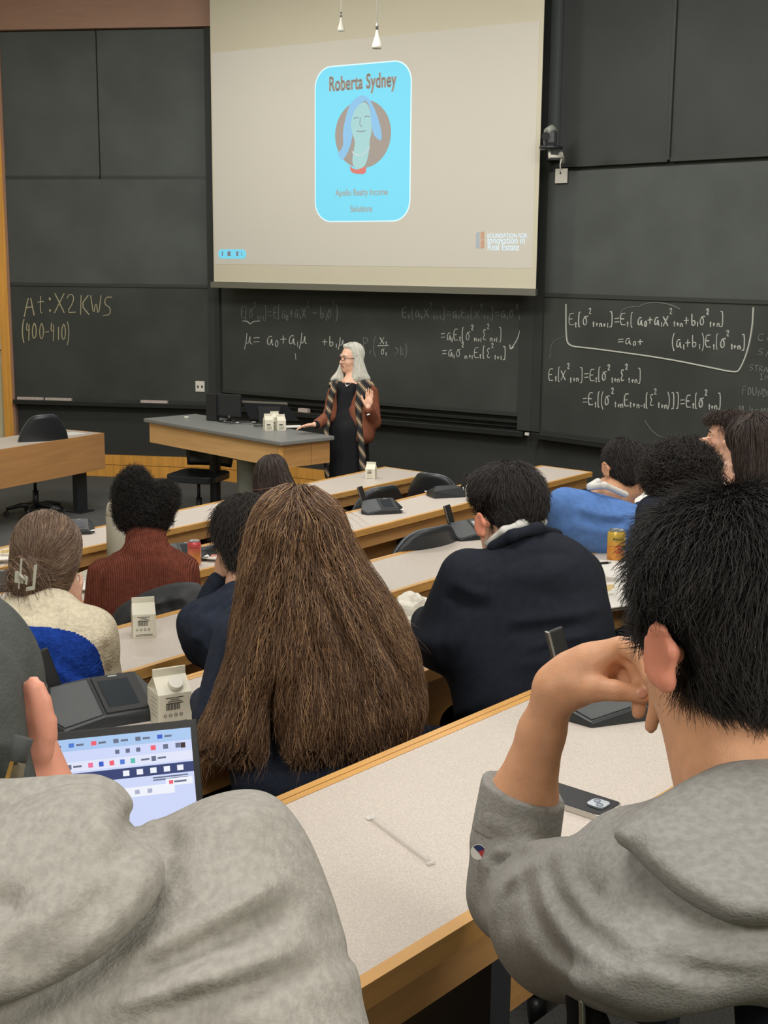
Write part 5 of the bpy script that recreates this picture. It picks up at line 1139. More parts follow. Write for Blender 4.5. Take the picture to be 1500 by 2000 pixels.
# --- A: grey sweatshirt, chin on hand, at the nearest table
wr = Pc(1086, 1345, 1.60)
def F_(*p): return [Pc(*q) for q in p]
fing = []
for pts, r in (([(1222, 1264, 1.545), (1250, 1276, 1.52), (1276, 1322, 1.50), (1287, 1362, 1.505), (1271, 1420, 1.52)], (.0125, .0125, .0115, .0105, .0075)),
               ([(1214, 1262, 1.565), (1240, 1292, 1.555), (1252, 1342, 1.55), (1247, 1392, 1.55)], (.012, .0115, .0105, .0085)),
               ([(1196, 1266, 1.59), (1214, 1300, 1.585), (1222, 1330, 1.58), (1240, 1338, 1.575)], (.0115, .011, .010, .0085)),
               ([(1180, 1270, 1.61), (1194, 1300, 1.61), (1204, 1326, 1.605), (1220, 1334, 1.60)], (.0105, .010, .009, .008)),
               ([(1112, 1338, 1.585), (1160, 1345, 1.56), (1203, 1349, 1.545), (1260, 1358, 1.535)], (.020, .0155, .0118, .0095))):
    q = F_(*pts); fing += arm_prims(q, r, .006)
palm = [cap(Pc(1090, 1338, 1.60), Pc(1150, 1300, 1.585), .026, .023, .02), cap(Pc(1120, 1310, 1.60), Pc(1205, 1272, 1.575), .023, .0165, .02), cap(Pc(1125, 1335, 1.59), Pc(1160, 1318, 1.58), .021, .018, .02),
        cap(Pc(1150, 1300, 1.59), Pc(1225, 1268, 1.555), .019, .0135, .012), cap(Pc(1090, 1352, 1.60), Pc(1140, 1345, 1.58), .021, .018, .015)]
palm.append(ell(Pc(1212, 1312, 1.535), (.012, .012, .03), None, -.008))
armA = ([(1290, 1720, 1.36), (1120, 1800, 1.5), (1003, 1738, 1.68), (1022, 1560, 1.665), (1058, 1430, 1.63), (1086, 1348, 1.60)], (.045, .045, .042, .0415, .0275, .0255), palm+fing)
armA2 = ([(1700, 1720, 1.25), (1800, 1900, 1.4), (1700, 1800, 1.62)], (.045, .04, .03))
EARA = c2w(Pc(1296, 1285, 1.27))
tors = [pol([(1378, 1500), (1440, 1476), (1520, 1462), (1660, 1460), (1760, 1600), (1780, 1850), (1700, 1930), (1560, 1950), (1440, 1962), (1350, 1985), (1270, 1992), (1190, 1965), (1120, 1930), (1110, 1850), (1160, 1740), (1180, 1660), (1215, 1615), (1280, 1565), (1335, 1525)], 1.27, .125, .115, .03, gy=-.40),
        cap(Pc(1250, 1790, 1.33), Pc(1110, 1796, 1.49), .100, .083, .04), cap(Pc(1110, 1796, 1.49), Pc(1008, 1745, 1.67), .083, .059, .03), cap(Pc(1008, 1745, 1.67), Pc(1003, 1650, 1.67), .059, .0545, .02),
        cap(Pc(1004, 1650, 1.67), Pc(1019, 1562, 1.665), .0545, .0535, .01), cap(Pc(1650, 1780, 1.22), Pc(1830, 1900, 1.42), .10, .08, .04), cap(Pc(1215, 1650, 1.36), Pc(1225, 1680, 1.34), .028, k=.03),
        cut(Pc(1020, 1545, 1.665), Pc(1045, 1480, 1.655)-Pc(1018, 1562, 1.665)+np.array([0, 0, .0]), .10)]
fA = [([(922, 1620), (960, 1645), (1020, 1652), (1090, 1640)], 7, -.0045), ([(918, 1650), (965, 1672), (1030, 1660)], 7, -.004), ([(930, 1596), (990, 1622), (1076, 1628)], 8, .005), ([(920, 1634), (975, 1658), (1050, 1650)], 7, .004),
      ([(930, 1700), (956, 1668), (1020, 1650), (1110, 1655)], 10, .007), ([(945, 1790), (950, 1735), (985, 1690), (1060, 1660)], 9, -.009), ([(960, 1800), (968, 1740), (1010, 1695), (1075, 1672)], 11, .008),
      ([(1000, 1830), (985, 1770), (1010, 1720)], 9, -.006), ([(1030, 1700), (1043, 1777), (1084, 1845), (1150, 1900)], 9, -.008), ([(1050, 1700), (1062, 1770), (1105, 1835), (1170, 1885)], 11, .006),
      ([(1073, 1680), (1086, 1742), (1143, 1812), (1233, 1876)], 10, -.008), ([(1095, 1680), (1110, 1740), (1165, 1800), (1250, 1855)], 13, .006), ([(1000, 1800), (1050, 1870), (1130, 1920), (1230, 1955)], 16, .005),
      ([(1159, 1765), (1205, 1722), (1270, 1686)], 3.5, -.006), ([(1130, 1700), (1160, 1745), (1190, 1790)], 12, -.005), ([(1150, 1920), (1250, 1900), (1380, 1930)], 20, .005), ([(1280, 1880), (1350, 1900), (1450, 1895)], 16, -.006),
      ([(1340, 1860), (1420, 1880), (1520, 1875)], 14, .006), ([(1190, 1628), (1215, 1662), (1200, 1700)], 7, -.006)]
pA, bodyA, gA, cA, RA = person('person in grey sweatshirt resting chin on hand, short black hair', (1436, 1262, 1.36), .18, .22, .10, 5, (1480, 1500, 1.31), ((1290, 1720, 1.36), (1690, 1700, 1.25)), [armA, armA2], tors, M_HEATH, [SK_TAN, SK_EAR],
     h=.0042, hg=.0055, gname='sweatshirt', folds=fA, hs=1.1, thin=False, sl=.30, ear=0, bz=[(Poly2([(1248, 1200), (1345, 1195), (1350, 1310), (1325, 1368), (1285, 1372), (1252, 1310)]), 1, 1.287)], F=np.array([-.45, .89]), extra=[cap(Pc(1395, 1330, 1.38), Pc(1470, 1520, 1.33), .064, .075, .03)]+ear_prims(1293, 1284, 1.262, 1.05, -.10, .9))
hoodA = sculpted('hood', [pol([(1372, 1506), (1420, 1486), (1520, 1468), (1680, 1460), (1770, 1600), (1740, 1740), (1600, 1800), (1500, 1806), (1430, 1804), (1345, 1766), (1262, 1690), (1196, 1622), (1230, 1590), (1300, 1545)], 1.20, .055, .05, .02, gy=-.42)], .0065, M_HEATH, gA,
     [([(1230, 1640), (1330, 1720), (1440, 1775), (1600, 1770)], 26, .006), ([(1300, 1600), (1400, 1680), (1520, 1700)], 40, -.004), ([(1196, 1615), (1204, 1640), (1222, 1652)], 6, .006)], sm=2)
sculpted('cuff', [cap(Pc(1004, 1650, 1.67), Pc(1022, 1540, 1.665), .0570, .0545, .005), cut(Pc(1021, 1540, 1.665), Pc(1045, 1480, 1.655)-Pc(1018, 1562, 1.665), .10), cut(Pc(1006, 1632, 1.67), Pc(1002, 1660, 1.67)-Pc(1010, 1600, 1.67), .10)], .004, M_HEATH, gA)
# small round sleeve patch
pc_ = Pc(934, 1664, 1.632)
q = c2w(pc_); nrm = c2w(pc_*.98)-q; nrm /= np.linalg.norm(nrm); ux = np.cross([0, 0, 1], nrm); ux /= np.linalg.norm(ux); uy = np.cross(nrm, ux)
def disc(name, r, m, par, a0=0, a1=2*pi, o=0, n=20):
    v = [q+nrm*o]+[q+nrm*o+ux*r*cos(a0+(a1-a0)*k/n)+uy*r*sin(a0+(a1-a0)*k/n) for k in range(n+1)]
    return MB().add(v, [(0, k, k+1) for k in range(1, n+1)]).build(name, m, par, world=True)
pt = disc('sleeve_patch', .0095, M_SHIRT, gA, o=.004); 
for a0, a1, m in ((.4, 2.4, mat('patch_navy', (40, 46, 96), .7)), (-.9, .4, mat('patch_red', (178, 50, 46), .7))): disc('patch_print', .0085, m, pt, a0, a1, o=.0045)
sculpted('thumb_nail', [ell(Pc(1253, 1354, 1.5262), (.0075, .0065, .003), None, .001)], .0015, M_NAIL, bodyA)
hA = hair_obj(pA, scalp(cA, RA, (.083, .103, .094), s=1.08)+[pol([(1246, 1135), (1256, 1062), (1288, 1006), (1345, 978), (1420, 962), (1500, 966), (1570, 1005), (1610, 1100), (1610, 1260), (1590, 1400), (1530, 1466), (1466, 1462), (1405, 1410), (1362, 1345), (1335, 1285), (1312, 1235), (1275, 1215), (1256, 1180)], 1.33, .10, .09, .03), cap(Pc(1284, 1300, 1.22), Pc(1286, 1290, 1.42), .026, k=-.01)], B_BLACK, .008, noise=.003)
def flowA(p): c = w2c(p); r = c-(cA-np.array([0, .05, .0])); r[:, 1] += .05; r[:, 1] = np.abs(r[:, 1])*.6+.03; f = r @ RC.T; return f/np.linalg.norm(f, axis=1)[:, None]
strands(hA, 26000, .027, 5, H_BLACK2, flowA, lift=.27, rnd=.20, bend=.3, rad=.0005, seed=2, front=.35, lvar=.5, avoid=[(EARA, .037)], grav=.1, lenf=lambda p: np.clip(1.15-(p[:, 2] < 1.93)*(1.93-p[:, 2])*6, .25, 1.2))

# --- B: capped person in grey hoodie, back to us
tB = [pol([(-260, 1700), (-60, 1620), (40, 1570), (110, 1542), (170, 1530), (212, 1548), (246, 1588), (300, 1600), (345, 1592), (400, 1562), (475, 1538), (540, 1550), (598, 1620), (640, 1720), (678, 1830), (704, 1895), (708, 1960), (726, 2010), (740, 2200), (-300, 2200)], 1.0, .125, .11, .03, gy=-.25),
      cap(Pc(-40, 1640, .98), Pc(170, 1610, .98), .045, .036, .03)]
fB = [([(-60, 2010), (60, 1958), (170, 1895), (250, 1820), (298, 1755), (322, 1700), (352, 1635)], 16, -.007), ([(0, 1890), (70, 1884), (130, 1880)], 8, -.006),
      ([(180, 1975), (330, 1930), (450, 1900), (590, 1850)], 26, .010), ([(300, 1985), (420, 1945), (540, 1910), (650, 1880)], 18, -.008), ([(235, 1880), (340, 1830), (450, 1775), (570, 1710)], 24, .009), ([(240, 1915), (360, 1868), (470, 1815), (590, 1765)], 15, -.009),
      ([(-20, 1815), (90, 1800), (165, 1750), (215, 1700), (240, 1650)], 18, .010), ([(-40, 1770), (20, 1760), (60, 1775)], 28, -.022), ([(252, 1580), (262, 1610), (256, 1630)], 9, -.010), ([(345, 1660), (330, 1640), (300, 1615)], 14, -.006), ([(200, 1560), (190, 1610), (215, 1660)], 12, .006), ([(350, 1640), (430, 1600), (520, 1590)], 30, .006),
      ([(620, 1780), (650, 1850), (690, 1890)], 14, -.004), ([(260, 1770), (275, 1730), (280, 1690)], 7, -.006)]
armB = ([(430, 1740, 1.05), (540, 1960, 1.06), (480, 2080, 1.3)], (.05, .045, .03)); armB2 = ([(-120, 1760, 1.03), (-200, 2000, 1.05), (-150, 2050, 1.3)], (.05, .045, .03))
earB = ear_prims(68, 1408, 1.05, 1.08, -.28, -2.6)+[ell(Pc(84, 1464, 1.055), (.009, .012, .008), None, .006), cap(Pc(30, 1460, 1.09), Pc(75, 1570, 1.08), .026, .030, .02), cap(Pc(-10, 1440, 1.1), Pc(30, 1600, 1.1), .04, .045, .03)]
fB = [(a, b, c*1.35 if abs(c) < .012 else c*.8) for a, b, c in fB]
pB, bodyB, gB, cB, RB = person('capped person in pale grey hoodie, back turned, nearest at left', (-118, 1420, 1.12), .15, .15, 0, 5, (0, 1680, 1.08), ((-100, 1760, 1.03), (420, 1740, 1.05)), [armB, armB2], tB, M_HEATHL, SK_WARM,
     h=.0055, hg=.0055, gname='hoodie', folds=fB, F=np.array([-.35, .94]), extra=earB, ear=.0, sl=.12)
hoodB = sculpted('hood', [pol([(-300, 1690), (-60, 1612), (30, 1566), (105, 1536), (172, 1524), (216, 1544), (250, 1586), (276, 1630), (318, 1672), (326, 1708), (300, 1762), (252, 1822), (165, 1890), (60, 1946), (-60, 1984), (-300, 2020)], .885, .055, .05, .02, gy=-.32)], .0055, M_HEATHL, gB,
     [([(0, 1880), (70, 1878), (135, 1868)], 8, -.006), ([(-40, 1770), (10, 1765), (50, 1780)], 22, -.020), ([(-20, 1800), (60, 1800), (150, 1755), (215, 1690)], 16, .009), ([(150, 1790), (200, 1730), (245, 1640)], 9, -.006), ([(200, 1580), (198, 1630), (225, 1665)], 10, .007), ([(246, 1592), (256, 1620), (244, 1640)], 8, -.010), ([(300, 1690), (262, 1770), (180, 1840), (60, 1900)], 14, .006)], sm=3)
M_CAPG = mat('charcoal_cap_cloth', (86, 90, 88), .9, var=.12, scale=30, bump=.3, bscale=300, spec=.1)
hB = hair_obj(pB, [ell(H(cB, RB, 0, -.02, -.02), (.079, .092, .06), RB, .02)], B_BLACK, .008)
strands(hB, 2500, .02, 4, H_BLACK2, (0, 0, -1), lift=.2, rnd=.2, rad=.0006, seed=4)
cp_ = thing('baseball_cap', 'charcoal cap with metal strap buckle worn by hoodie person', 'cap', c2w(cB))
cpb = sculpted('crown', [ell(H(cB, RB, .002, -.014, .035), (.088, .108, .092), RB, .02), pol([(-300, 1240), (-60, 1235), (-8, 1262), (24, 1310), (44, 1352), (52, 1420), (62, 1480), (78, 1540), (60, 1570), (20, 1560), (-40, 1480), (-300, 1440)], 1.045, .03, .028, .02), cap(H(cB, RB, -.1, 0, -.10), H(cB, RB, .1, 0, -.10), .055, k=-.01)], .006, M_CAPG, cp_)
q0, q1, q2 = Pc(46, 1440, .998), Pc(30, 1490, .996), Pc(8, 1552, .995)
mb = MB(); mb.tube([c2w(q0), c2w(q1)], .008, 6); mb.build('strap', mat('cap_strap', (66, 70, 70), .8), cp_, world=True)
def slab(pts, d, th): return MB().prism([P(x, y, d) for x, y in pts], [P(x, y, d-th) for x, y in pts])
slab([(22, 1486), (50, 1492), (38, 1558), (4, 1556), (6, 1536)], .994, .004).build('strap_end', mat('cap_tan', (112, 104, 84), .6), cp_, world=True)
slab([(20, 1486), (27, 1488), (12, 1545), (3, 1542)], .989, .004).build('buckle', mat('brass', (200, 160, 92), .3, metal=.9), cp_, world=True)

# --- C: very long brown hair
tC = [pol([(520, 1120), (640, 1110), (730, 1180), (770, 1290), (780, 1420), (770, 1560), (460, 1600), (440, 1450), (420, 1330), (450, 1200)], 2.93, .10, .09, .03), cap(Pc(465, 1250, 2.9), Pc(425, 1400, 2.9), .055, .045, .03), cap(Pc(425, 1400, 2.9), Pc(400, 1370, 3.02), .045, .036, .02), cap(Pc(740, 1240, 2.9), Pc(790, 1420, 2.95), .055, .045, .03)]
wC = Pc(408, 1378, 3.0)
armC = ([(470, 1230, 2.95), (425, 1400, 2.92), (408, 1374, 3.0)], (.045, .035, .027), hand_prims(wC, np.array([.15, -.75, .6]), np.array([-.5, -.5, -.5]), .9, .2))
armC2 = ([(740, 1230, 2.95), (790, 1400, 3.0), (700, 1360, 3.15)], (.045, .035, .027))
pC, bodyC, gC, cC, RC_ = person('person with very long straight brown hair covering the whole back', (578, 1066, 2.92), .25, .18, 0, 4, (590, 1190, 2.95), ((470, 1220, 2.95), (730, 1220, 2.95)), [armC, armC2], tC, M_NAVYS, SK_FAIR, gname='jacket', F=np.array([-.55, .83]), face=False)
polyC = [(530, 978), (575, 966), (618, 972), (648, 992), (668, 1030), (692, 1085), (730, 1140), (770, 1195), (798, 1260), (815, 1330), (822, 1400), (808, 1440), (770, 1462), (700, 1478), (640, 1482), (575, 1500), (560, 1470), (548, 1410), (530, 1350), (520, 1400), (520, 1470), (480, 1498), (440, 1480), (400, 1485), (392, 1450), (408, 1400), (432, 1335), (455, 1260), (472, 1180), (484, 1100), (492, 1040), (515, 995)]
rgC = random.Random(8)
fCl = [([(560+rgC.uniform(-60, 60), 1010+rgC.uniform(0, 60)), (575+k*9-60, 1150+rgC.uniform(-30, 30)), (440+k*24, 1330+rgC.uniform(-30, 30)), (410+k*26, 1470)], rgC.uniform(5, 10), rgC.choice((-1, 1))*rgC.uniform(.005, .010)) for k in range(16)]
hC = hair_obj(pC, [ell(H(cC, RC_, 0, -.02, .02), (.086, .108, .105), RC_, .03), pol(polyC, 2.84, .085, .075, .05, gy=.0)], B_BROWN, .0085, folds=fCl, noise=.002)
rootC = cC+np.array([0, -.115, .0])
def flowC(p):
    c = w2c(p); px = 750+FPX*c[:, 0]/c[:, 2]; py = 1000+FPX*c[:, 1]/c[:, 2]; t = np.clip((py-960)/520, 0, 1)
    mid = 578+(605-578)*t; half = 70+160*t; s_ = np.clip((px-mid)/half, -1.2, 1.2)
    dx = s_*(.62-.30*t)+.05*np.sin(py*.03+px*.05); f = np.stack([dx, np.ones_like(dx), 0*dx], 1); f[py < 1010, 0] = s_[py < 1010]*1.6; f[py < 975, 2] = -.8
    return (f/np.linalg.norm(f, axis=1)[:, None]) @ RC.T
def stopC(p): c = w2c(p); y = 1000+FPX*c[:, 1]/c[:, 2]; x = 750+FPX*c[:, 0]/c[:, 2]; return np.clip((1478+15*np.sin(x*.09)-y)/40, .0, 1)
strands(hC, 12000, .26, 14, H_BROWN, flowC, rnd=.05, rad=.0007, seed=5, hug=.013, front=.25, bundle=.26, stop=stopC)
strands(hC, 500, .09, 9, H_BROWN, flowC, lift=.12, rnd=.12, bend=.3, rad=.0005, seed=6, front=.3, grav=0, stop=stopC)
strands(hC, 900, .07, 8, H_BROWN, flowC, lift=.05, rnd=.12, bend=.4, curl=.008, curln=.8, rad=.0006, seed=7, front=.5, grav=0, mask=lambda ce: (w2c(ce)[:, 1] > .43) & (w2c(ce)[:, 1] < .50))

# --- D: navy blazer
tD = [pol([(962, 1060), (935, 1082), (903, 1098), (880, 1130), (862, 1165), (845, 1195), (822, 1225), (806, 1247), (815, 1280), (845, 1308), (880, 1330), (890, 1440), (1190, 1450), (1200, 1320), (1205, 1250), (1195, 1190), (1176, 1120), (1150, 1072), (1112, 1048), (1078, 1036), (1050, 1022), (1005, 1040)], 3.28, .125, .11, .03),
      cap(Pc(915, 1130, 3.22), Pc(850, 1250, 3.3), .075, .060, .03), cap(Pc(850, 1250, 3.3), Pc(835, 1215, 3.48), .058, .045, .03), cap(Pc(1128, 1125, 3.38), Pc(1152, 1250, 3.42), .065, .06, .05)]
fD = [([(905, 1125), (885, 1190), (860, 1250), (870, 1300)], 5, -.006), ([(960, 1150), (940, 1210), (905, 1270), (870, 1310)], 4, -.004), ([(985, 1215), (1050, 1208), (1130, 1200), (1180, 1185)], 9, .008), ([(990, 1240), (1060, 1228), (1140, 1222)], 8, -.007), ([(1020, 1270), (1090, 1250), (1170, 1238)], 10, .008),
      ([(880, 1135), (930, 1160), (960, 1165)], 10, .008), ([(870, 1160), (900, 1185), (950, 1190)], 8, -.007), ([(975, 1120), (1050, 1130), (1120, 1105)], 16, .006), ([(1000, 1090), (1060, 1080), (1120, 1085)], 6, -.006), ([(1040, 1160), (1100, 1165), (1160, 1150)], 14, -.005), ([(1000, 1300), (1080, 1290), (1180, 1290)], 14, .006)]
armD = ([(915, 1140, 3.3), (850, 1255, 3.32), (835, 1215, 3.5)], (.05, .04, .028)); armD2 = ([(1130, 1130, 3.42), (1150, 1240, 3.5), (1160, 1190, 3.65)], (.05, .04, .028))
pD, bodyD, gD, cD, RD = person('person in dark navy blazer with white shirt collar, short black hair', (994, 1004, 3.34), .38, .22, -.05, 4, (1008, 1062, 3.33), ((905, 1125, 3.3), (1150, 1100, 3.42)), [armD, armD2], tD, M_NAVYW, [SK_FAIR, SK_EAR], gname='blazer', folds=fD, h=.0055, ear=0, extra=ear_prims(939, 1026, 3.235, 1.0, -.15, .8), bz=[(Poly2([(922, 1000), (960, 1000), (958, 1052), (925, 1050)]), 1, 3.252)], F=np.array([-.6, .8]), hg=.0075)
sculpted('shirt_collar', [cap(Pc(952, 1062, 3.26), Pc(985, 1036, 3.22), .010, k=.01), cap(Pc(985, 1036, 3.22), Pc(1020, 1024, 3.235), .010, k=.01), cap(Pc(1020, 1024, 3.235), Pc(1058, 1018, 3.31), .015, k=.01)], .005, M_SHIRT, pD)
sculpted('blazer_collar', [cap(Pc(962, 1068, 3.22), Pc(1000, 1046, 3.185), .014, k=.02), cap(Pc(1000, 1046, 3.185), Pc(1050, 1032, 3.20), .014, k=.012), cap(Pc(1050, 1032, 3.20), Pc(1090, 1042, 3.28), .012, k=.02)], .006, M_NAVYW, gD)
hD = hair_obj(pD, scalp(cD, RD, (.082, .102, .094))+[pol([(917, 945), (926, 926), (950, 913), (982, 908), (1010, 914), (1031, 935), (1038, 970), (1038, 1002), (1028, 1024), (998, 1036), (974, 1030), (962, 1008), (950, 990), (928, 990), (920, 970)], 3.32, .075, .07, .02), cap(Pc(939, 1026, 3.2), Pc(941, 1024, 3.4), .026, k=-.008)], B_BLACK, .007, noise=.002)
def radial(cc, up=.07, dn=.5):
    def f(p): v = w2c(p)-(cc-np.array([0, up, 0])); v[:, 1] = np.abs(v[:, 1])*dn+.02; v = v @ RC.T; return v/np.linalg.norm(v, axis=1)[:, None]
    return f
strands(hD, 9000, .022, 5, H_BLACK, radial(cD), lift=.15, rnd=.16, bend=.3, rad=.0007, seed=9, front=.4, lvar=.5, avoid=[(P(940, 1025, 3.27), .036)], lenf=lambda p: np.clip(1.25-(p[:, 2] < 1.74)*(1.74-p[:, 2])*9, .2, 1.3))

# --- E: colour-block fleece and hair claw
tE = [pol([(-80, 1190), (-20, 1176), (30, 1172), (90, 1182), (140, 1172), (168, 1182), (192, 1196), (216, 1216), (229, 1242), (226, 1275), (214, 1312), (206, 1348), (190, 1385), (-80, 1400)], 3.5, .125, .11, .03),
      ell(Pc(80, 1178, 3.52), (.085, .05, .075), None, .04), cap(Pc(190, 1235, 3.5), Pc(196, 1330, 3.5), .045, .042, .03), cap(Pc(196, 1330, 3.5), Pc(160, 1250, 3.75), .042, .035, .02)]
ZB = Poly2([(-200, 1205), (-60, 1212), (0, 1218), (60, 1222), (110, 1227), (150, 1236), (180, 1254), (196, 1280), (205, 1318), (209, 1335), (160, 1347), (90, 1360), (0, 1352), (-200, 1345)], smooth=1); ZM = Poly2([(-200, 1346), (0, 1352), (90, 1360), (160, 1347), (212, 1333), (215, 1420), (-200, 1420)], smooth=0)
fE = [([(40, 1195), (80, 1190), (120, 1200)], 8, -.005), ([(120, 1290), (150, 1320), (190, 1335)], 10, -.006), ([(100, 1300), (140, 1335), (190, 1345)], 8, .005), ([(40, 1265), (80, 1275), (110, 1300)], 18, -.004), ([(-20, 1240), (60, 1245), (120, 1262)], 20, .004), ([(206, 1250), (204, 1290), (209, 1325)], 4, -.006)]
wE = Pc(150, 1180, 3.78)
armE = ([(180, 1230, 3.5), (200, 1320, 3.55), (160, 1220, 3.75), (142, 1170, 3.72)], (.045, .04, .03, .024), hand_prims(Pc(142, 1172, 3.70), np.array([-.1, -1, 0]), np.array([.8, 0, -.5]), .8, .5)); armE2 = ([(-60, 1240, 3.45), (-90, 1340, 3.6), (-40, 1300, 3.75)], (.045, .04, .028))
pE, bodyE, gE, cE, RE = person('person in cream and blue fleece with brown hair in a clip', (92, 1092, 3.6), -.35, .30, -.05, 3, (85, 1190, 3.55), ((-50, 1225, 3.5), (180, 1225, 3.52)), [armE, armE2], tE, [M_FLC, M_FLB, M_FLM], SK_FAIR, gname='fleece', folds=fE, zones=[(ZB, 1), (ZM, 2)], gnoise=.0015, F=np.array([-.3, .95]), hg=.0045)
hE = hair_obj(pE, scalp(cE, RE, (.084, .104, .095), (0, -.015, .035))+[pol([(20, 1110), (25, 1070), (45, 1040), (80, 1023), (115, 1021), (140, 1040), (150, 1068), (151, 1100), (142, 1130), (126, 1158), (98, 1178), (60, 1184), (35, 1170), (21, 1140)], 3.57, .075, .07, .02), ell(Pc(46, 1128, 3.47), (.035, .05, .035), None, .02), cap(Pc(70, 1150, 3.5), Pc(40, 1105, 3.46), .03, .02, .02)], B_MOUSE, .007, noise=.002)
def flowE(p):
    c = w2c(p); t_ = Pc(62, 1135, 3.45); v = t_-c; v[:, 0] += .02*np.sin(c[:, 1]*60); v = v @ RC.T; return v/(np.linalg.norm(v, axis=1)[:, None]+1e-6)
strands(hE, 6000, .12, 9, H_MOUSE, flowE, rnd=.05, rad=.0008, seed=11, hug=.006, front=.3, bundle=.12)
strands(hE, 500, .07, 7, H_MOUSE, (0, 0, -1), lift=.4, rnd=.25, rad=.0006, seed=12, mask=px_mask([(10, 1090), (90, 1090), (110, 1200), (20, 1200)]))
cl = thing('hair_claw', 'pale translucent plastic hair claw in the brown twisted hair', 'hair clip', P(48, 1130, 3.38))
M_CLAW = mat('claw_plastic', (196, 196, 178), .25, spec=.7, trans=.25)
def clawp(pts, d, th, name='jaw'): MB().prism([P(x, y, d) for x, y in pts], [P(x, y, d-th) for x, y in pts]).build(name, M_CLAW, cl, bevel=.0015, world=True)
clawp([(29, 1116), (41, 1116), (41, 1140), (28, 1138)], 3.385, .006); clawp([(66, 1104), (73, 1102), (68, 1152), (50, 1155), (51, 1147), (63, 1145)], 3.385, .006)
clawp([(40, 1090), (44, 1092), (42, 1118), (46, 1140), (42, 1140), (38, 1120)], 3.38, .006, 'tooth'); clawp([(36, 1138), (39, 1138), (38, 1151), (35, 1150)], 3.38, .005, 'tooth'); clawp([(46, 1122), (55, 1127), (53, 1143), (48, 1141), (50, 1131)], 3.375, .006)
mb = MB(); mb.tube([P(38, 1122, 3.372), P(50, 1134, 3.372)], .0045, 8); mb.build('spring', M_CLAW, cl, world=True)
gl = thing('eyeglasses', 'thin gold glasses of the fleece wearer, seen from behind', 'glasses', P(152, 1100, 3.62)); M_GOLD = mat('gold_wire', (196, 164, 104), .3, metal=.9)
mb = MB(); mb.tube([P(143, 1094, 3.55), P(153, 1092, 3.62), P(158, 1098, 3.66), P(154, 1108, 3.66), P(148, 1110, 3.62)], .0018, 5); mb.build('frame', M_GOLD, gl, world=True)

# --- F: rust turtleneck
tF = [pol([(246, 1050), (240, 1072), (214, 1082), (191, 1099), (179, 1122), (175, 1165), (176, 1210), (195, 1260), (350, 1260), (376, 1160), (380, 1112), (368, 1084), (342, 1070), (326, 1060), (322, 1048)], 5.25, .12, .11, .03), cap(Pc(198, 1120, 5.25), Pc(186, 1205, 5.25), .055, .05, .03), cap(Pc(362, 1110, 5.3), Pc(372, 1180, 5.35), .055, .05, .03)]
armF = ([(200, 1120, 5.3), (188, 1200, 5.3), (215, 1160, 5.6)], (.045, .04, .028)); armF2 = ([(360, 1110, 5.35), (372, 1190, 5.4), (330, 1150, 5.65)], (.045, .04, .028))
pF, bodyF, gF, cF, RF = person('person in rust ribbed turtleneck with coily hair in two puffs', (284, 1005, 5.35), .3, .1, 0, 2, (285, 1070, 5.3), ((205, 1105, 5.3), (355, 1100, 5.35)), [armF, armF2], tF, M_RUST, SK_BROWN, gname='turtleneck', folds=[([(330, 1068), (345, 1095), (365, 1120)], 3, -.006), ([(220, 1082), (205, 1095), (195, 1115)], 3, -.006), ([(200, 1130), (196, 1160), (192, 1200)], 5, -.008), ([(230, 1080), (285, 1090), (330, 1080)], 5, -.006)], h=.008, hg=.0085)
sculpted('rolled_collar', [cap(Pc(285, 1045, 5.30), Pc(286, 1060, 5.28), .080, .086, .02), cap(Pc(262, 1072, 5.2), Pc(318, 1068, 5.22), .03, k=.03)], .008, M_RUST, gF, [([(244, 1062), (285, 1070), (330, 1060)], 3, -.004)])
hF = hair_obj(pF, [ell(H(cF, RF, 0, -.01, .015), (.09, .11, .085), RF, .02), pol([(229, 985), (233, 950), (248, 924), (268, 917), (286, 930), (293, 966), (306, 948), (326, 945), (340, 956), (341, 970), (339, 988), (328, 1000), (324, 1020), (312, 1034), (288, 1041), (258, 1036), (240, 1022), (231, 1004)], 5.32, .10, .09, .02)], B_BLACK, .010, noise=.006)
strands(hF, 9000, .026, 6, H_AFRO, (0, 0, 1), lift=.9, rnd=.5, bend=.05, curl=.008, curln=2, rad=.0012, seed=13, front=.4, lvar=.6)
jk = thing('jacket', 'black jacket draped over the turtleneck wearer\'s chair back', 'jacket', P(310, 1200, 4.98))
sculpted('cloth', [pol([(208, 1236), (222, 1190), (262, 1165), (315, 1142), (368, 1134), (400, 1142), (412, 1180), (400, 1260), (330, 1290), (220, 1280)], 4.96, .05, .05, .02)], .009, mat('black_nylon', (48, 51, 54), .6, var=.1, scale=20), jk,
         [([(245, 1215), (300, 1180), (360, 1165)], 8, .012), ([(250, 1190), (310, 1160), (350, 1150)], 5, -.008), ([(318, 1165), (330, 1185), (345, 1215)], 5, -.010), ([(350, 1160), (370, 1185), (375, 1230)], 7, .010), ([(378, 1150), (392, 1180), (394, 1220)], 5, -.008)], sm=2)

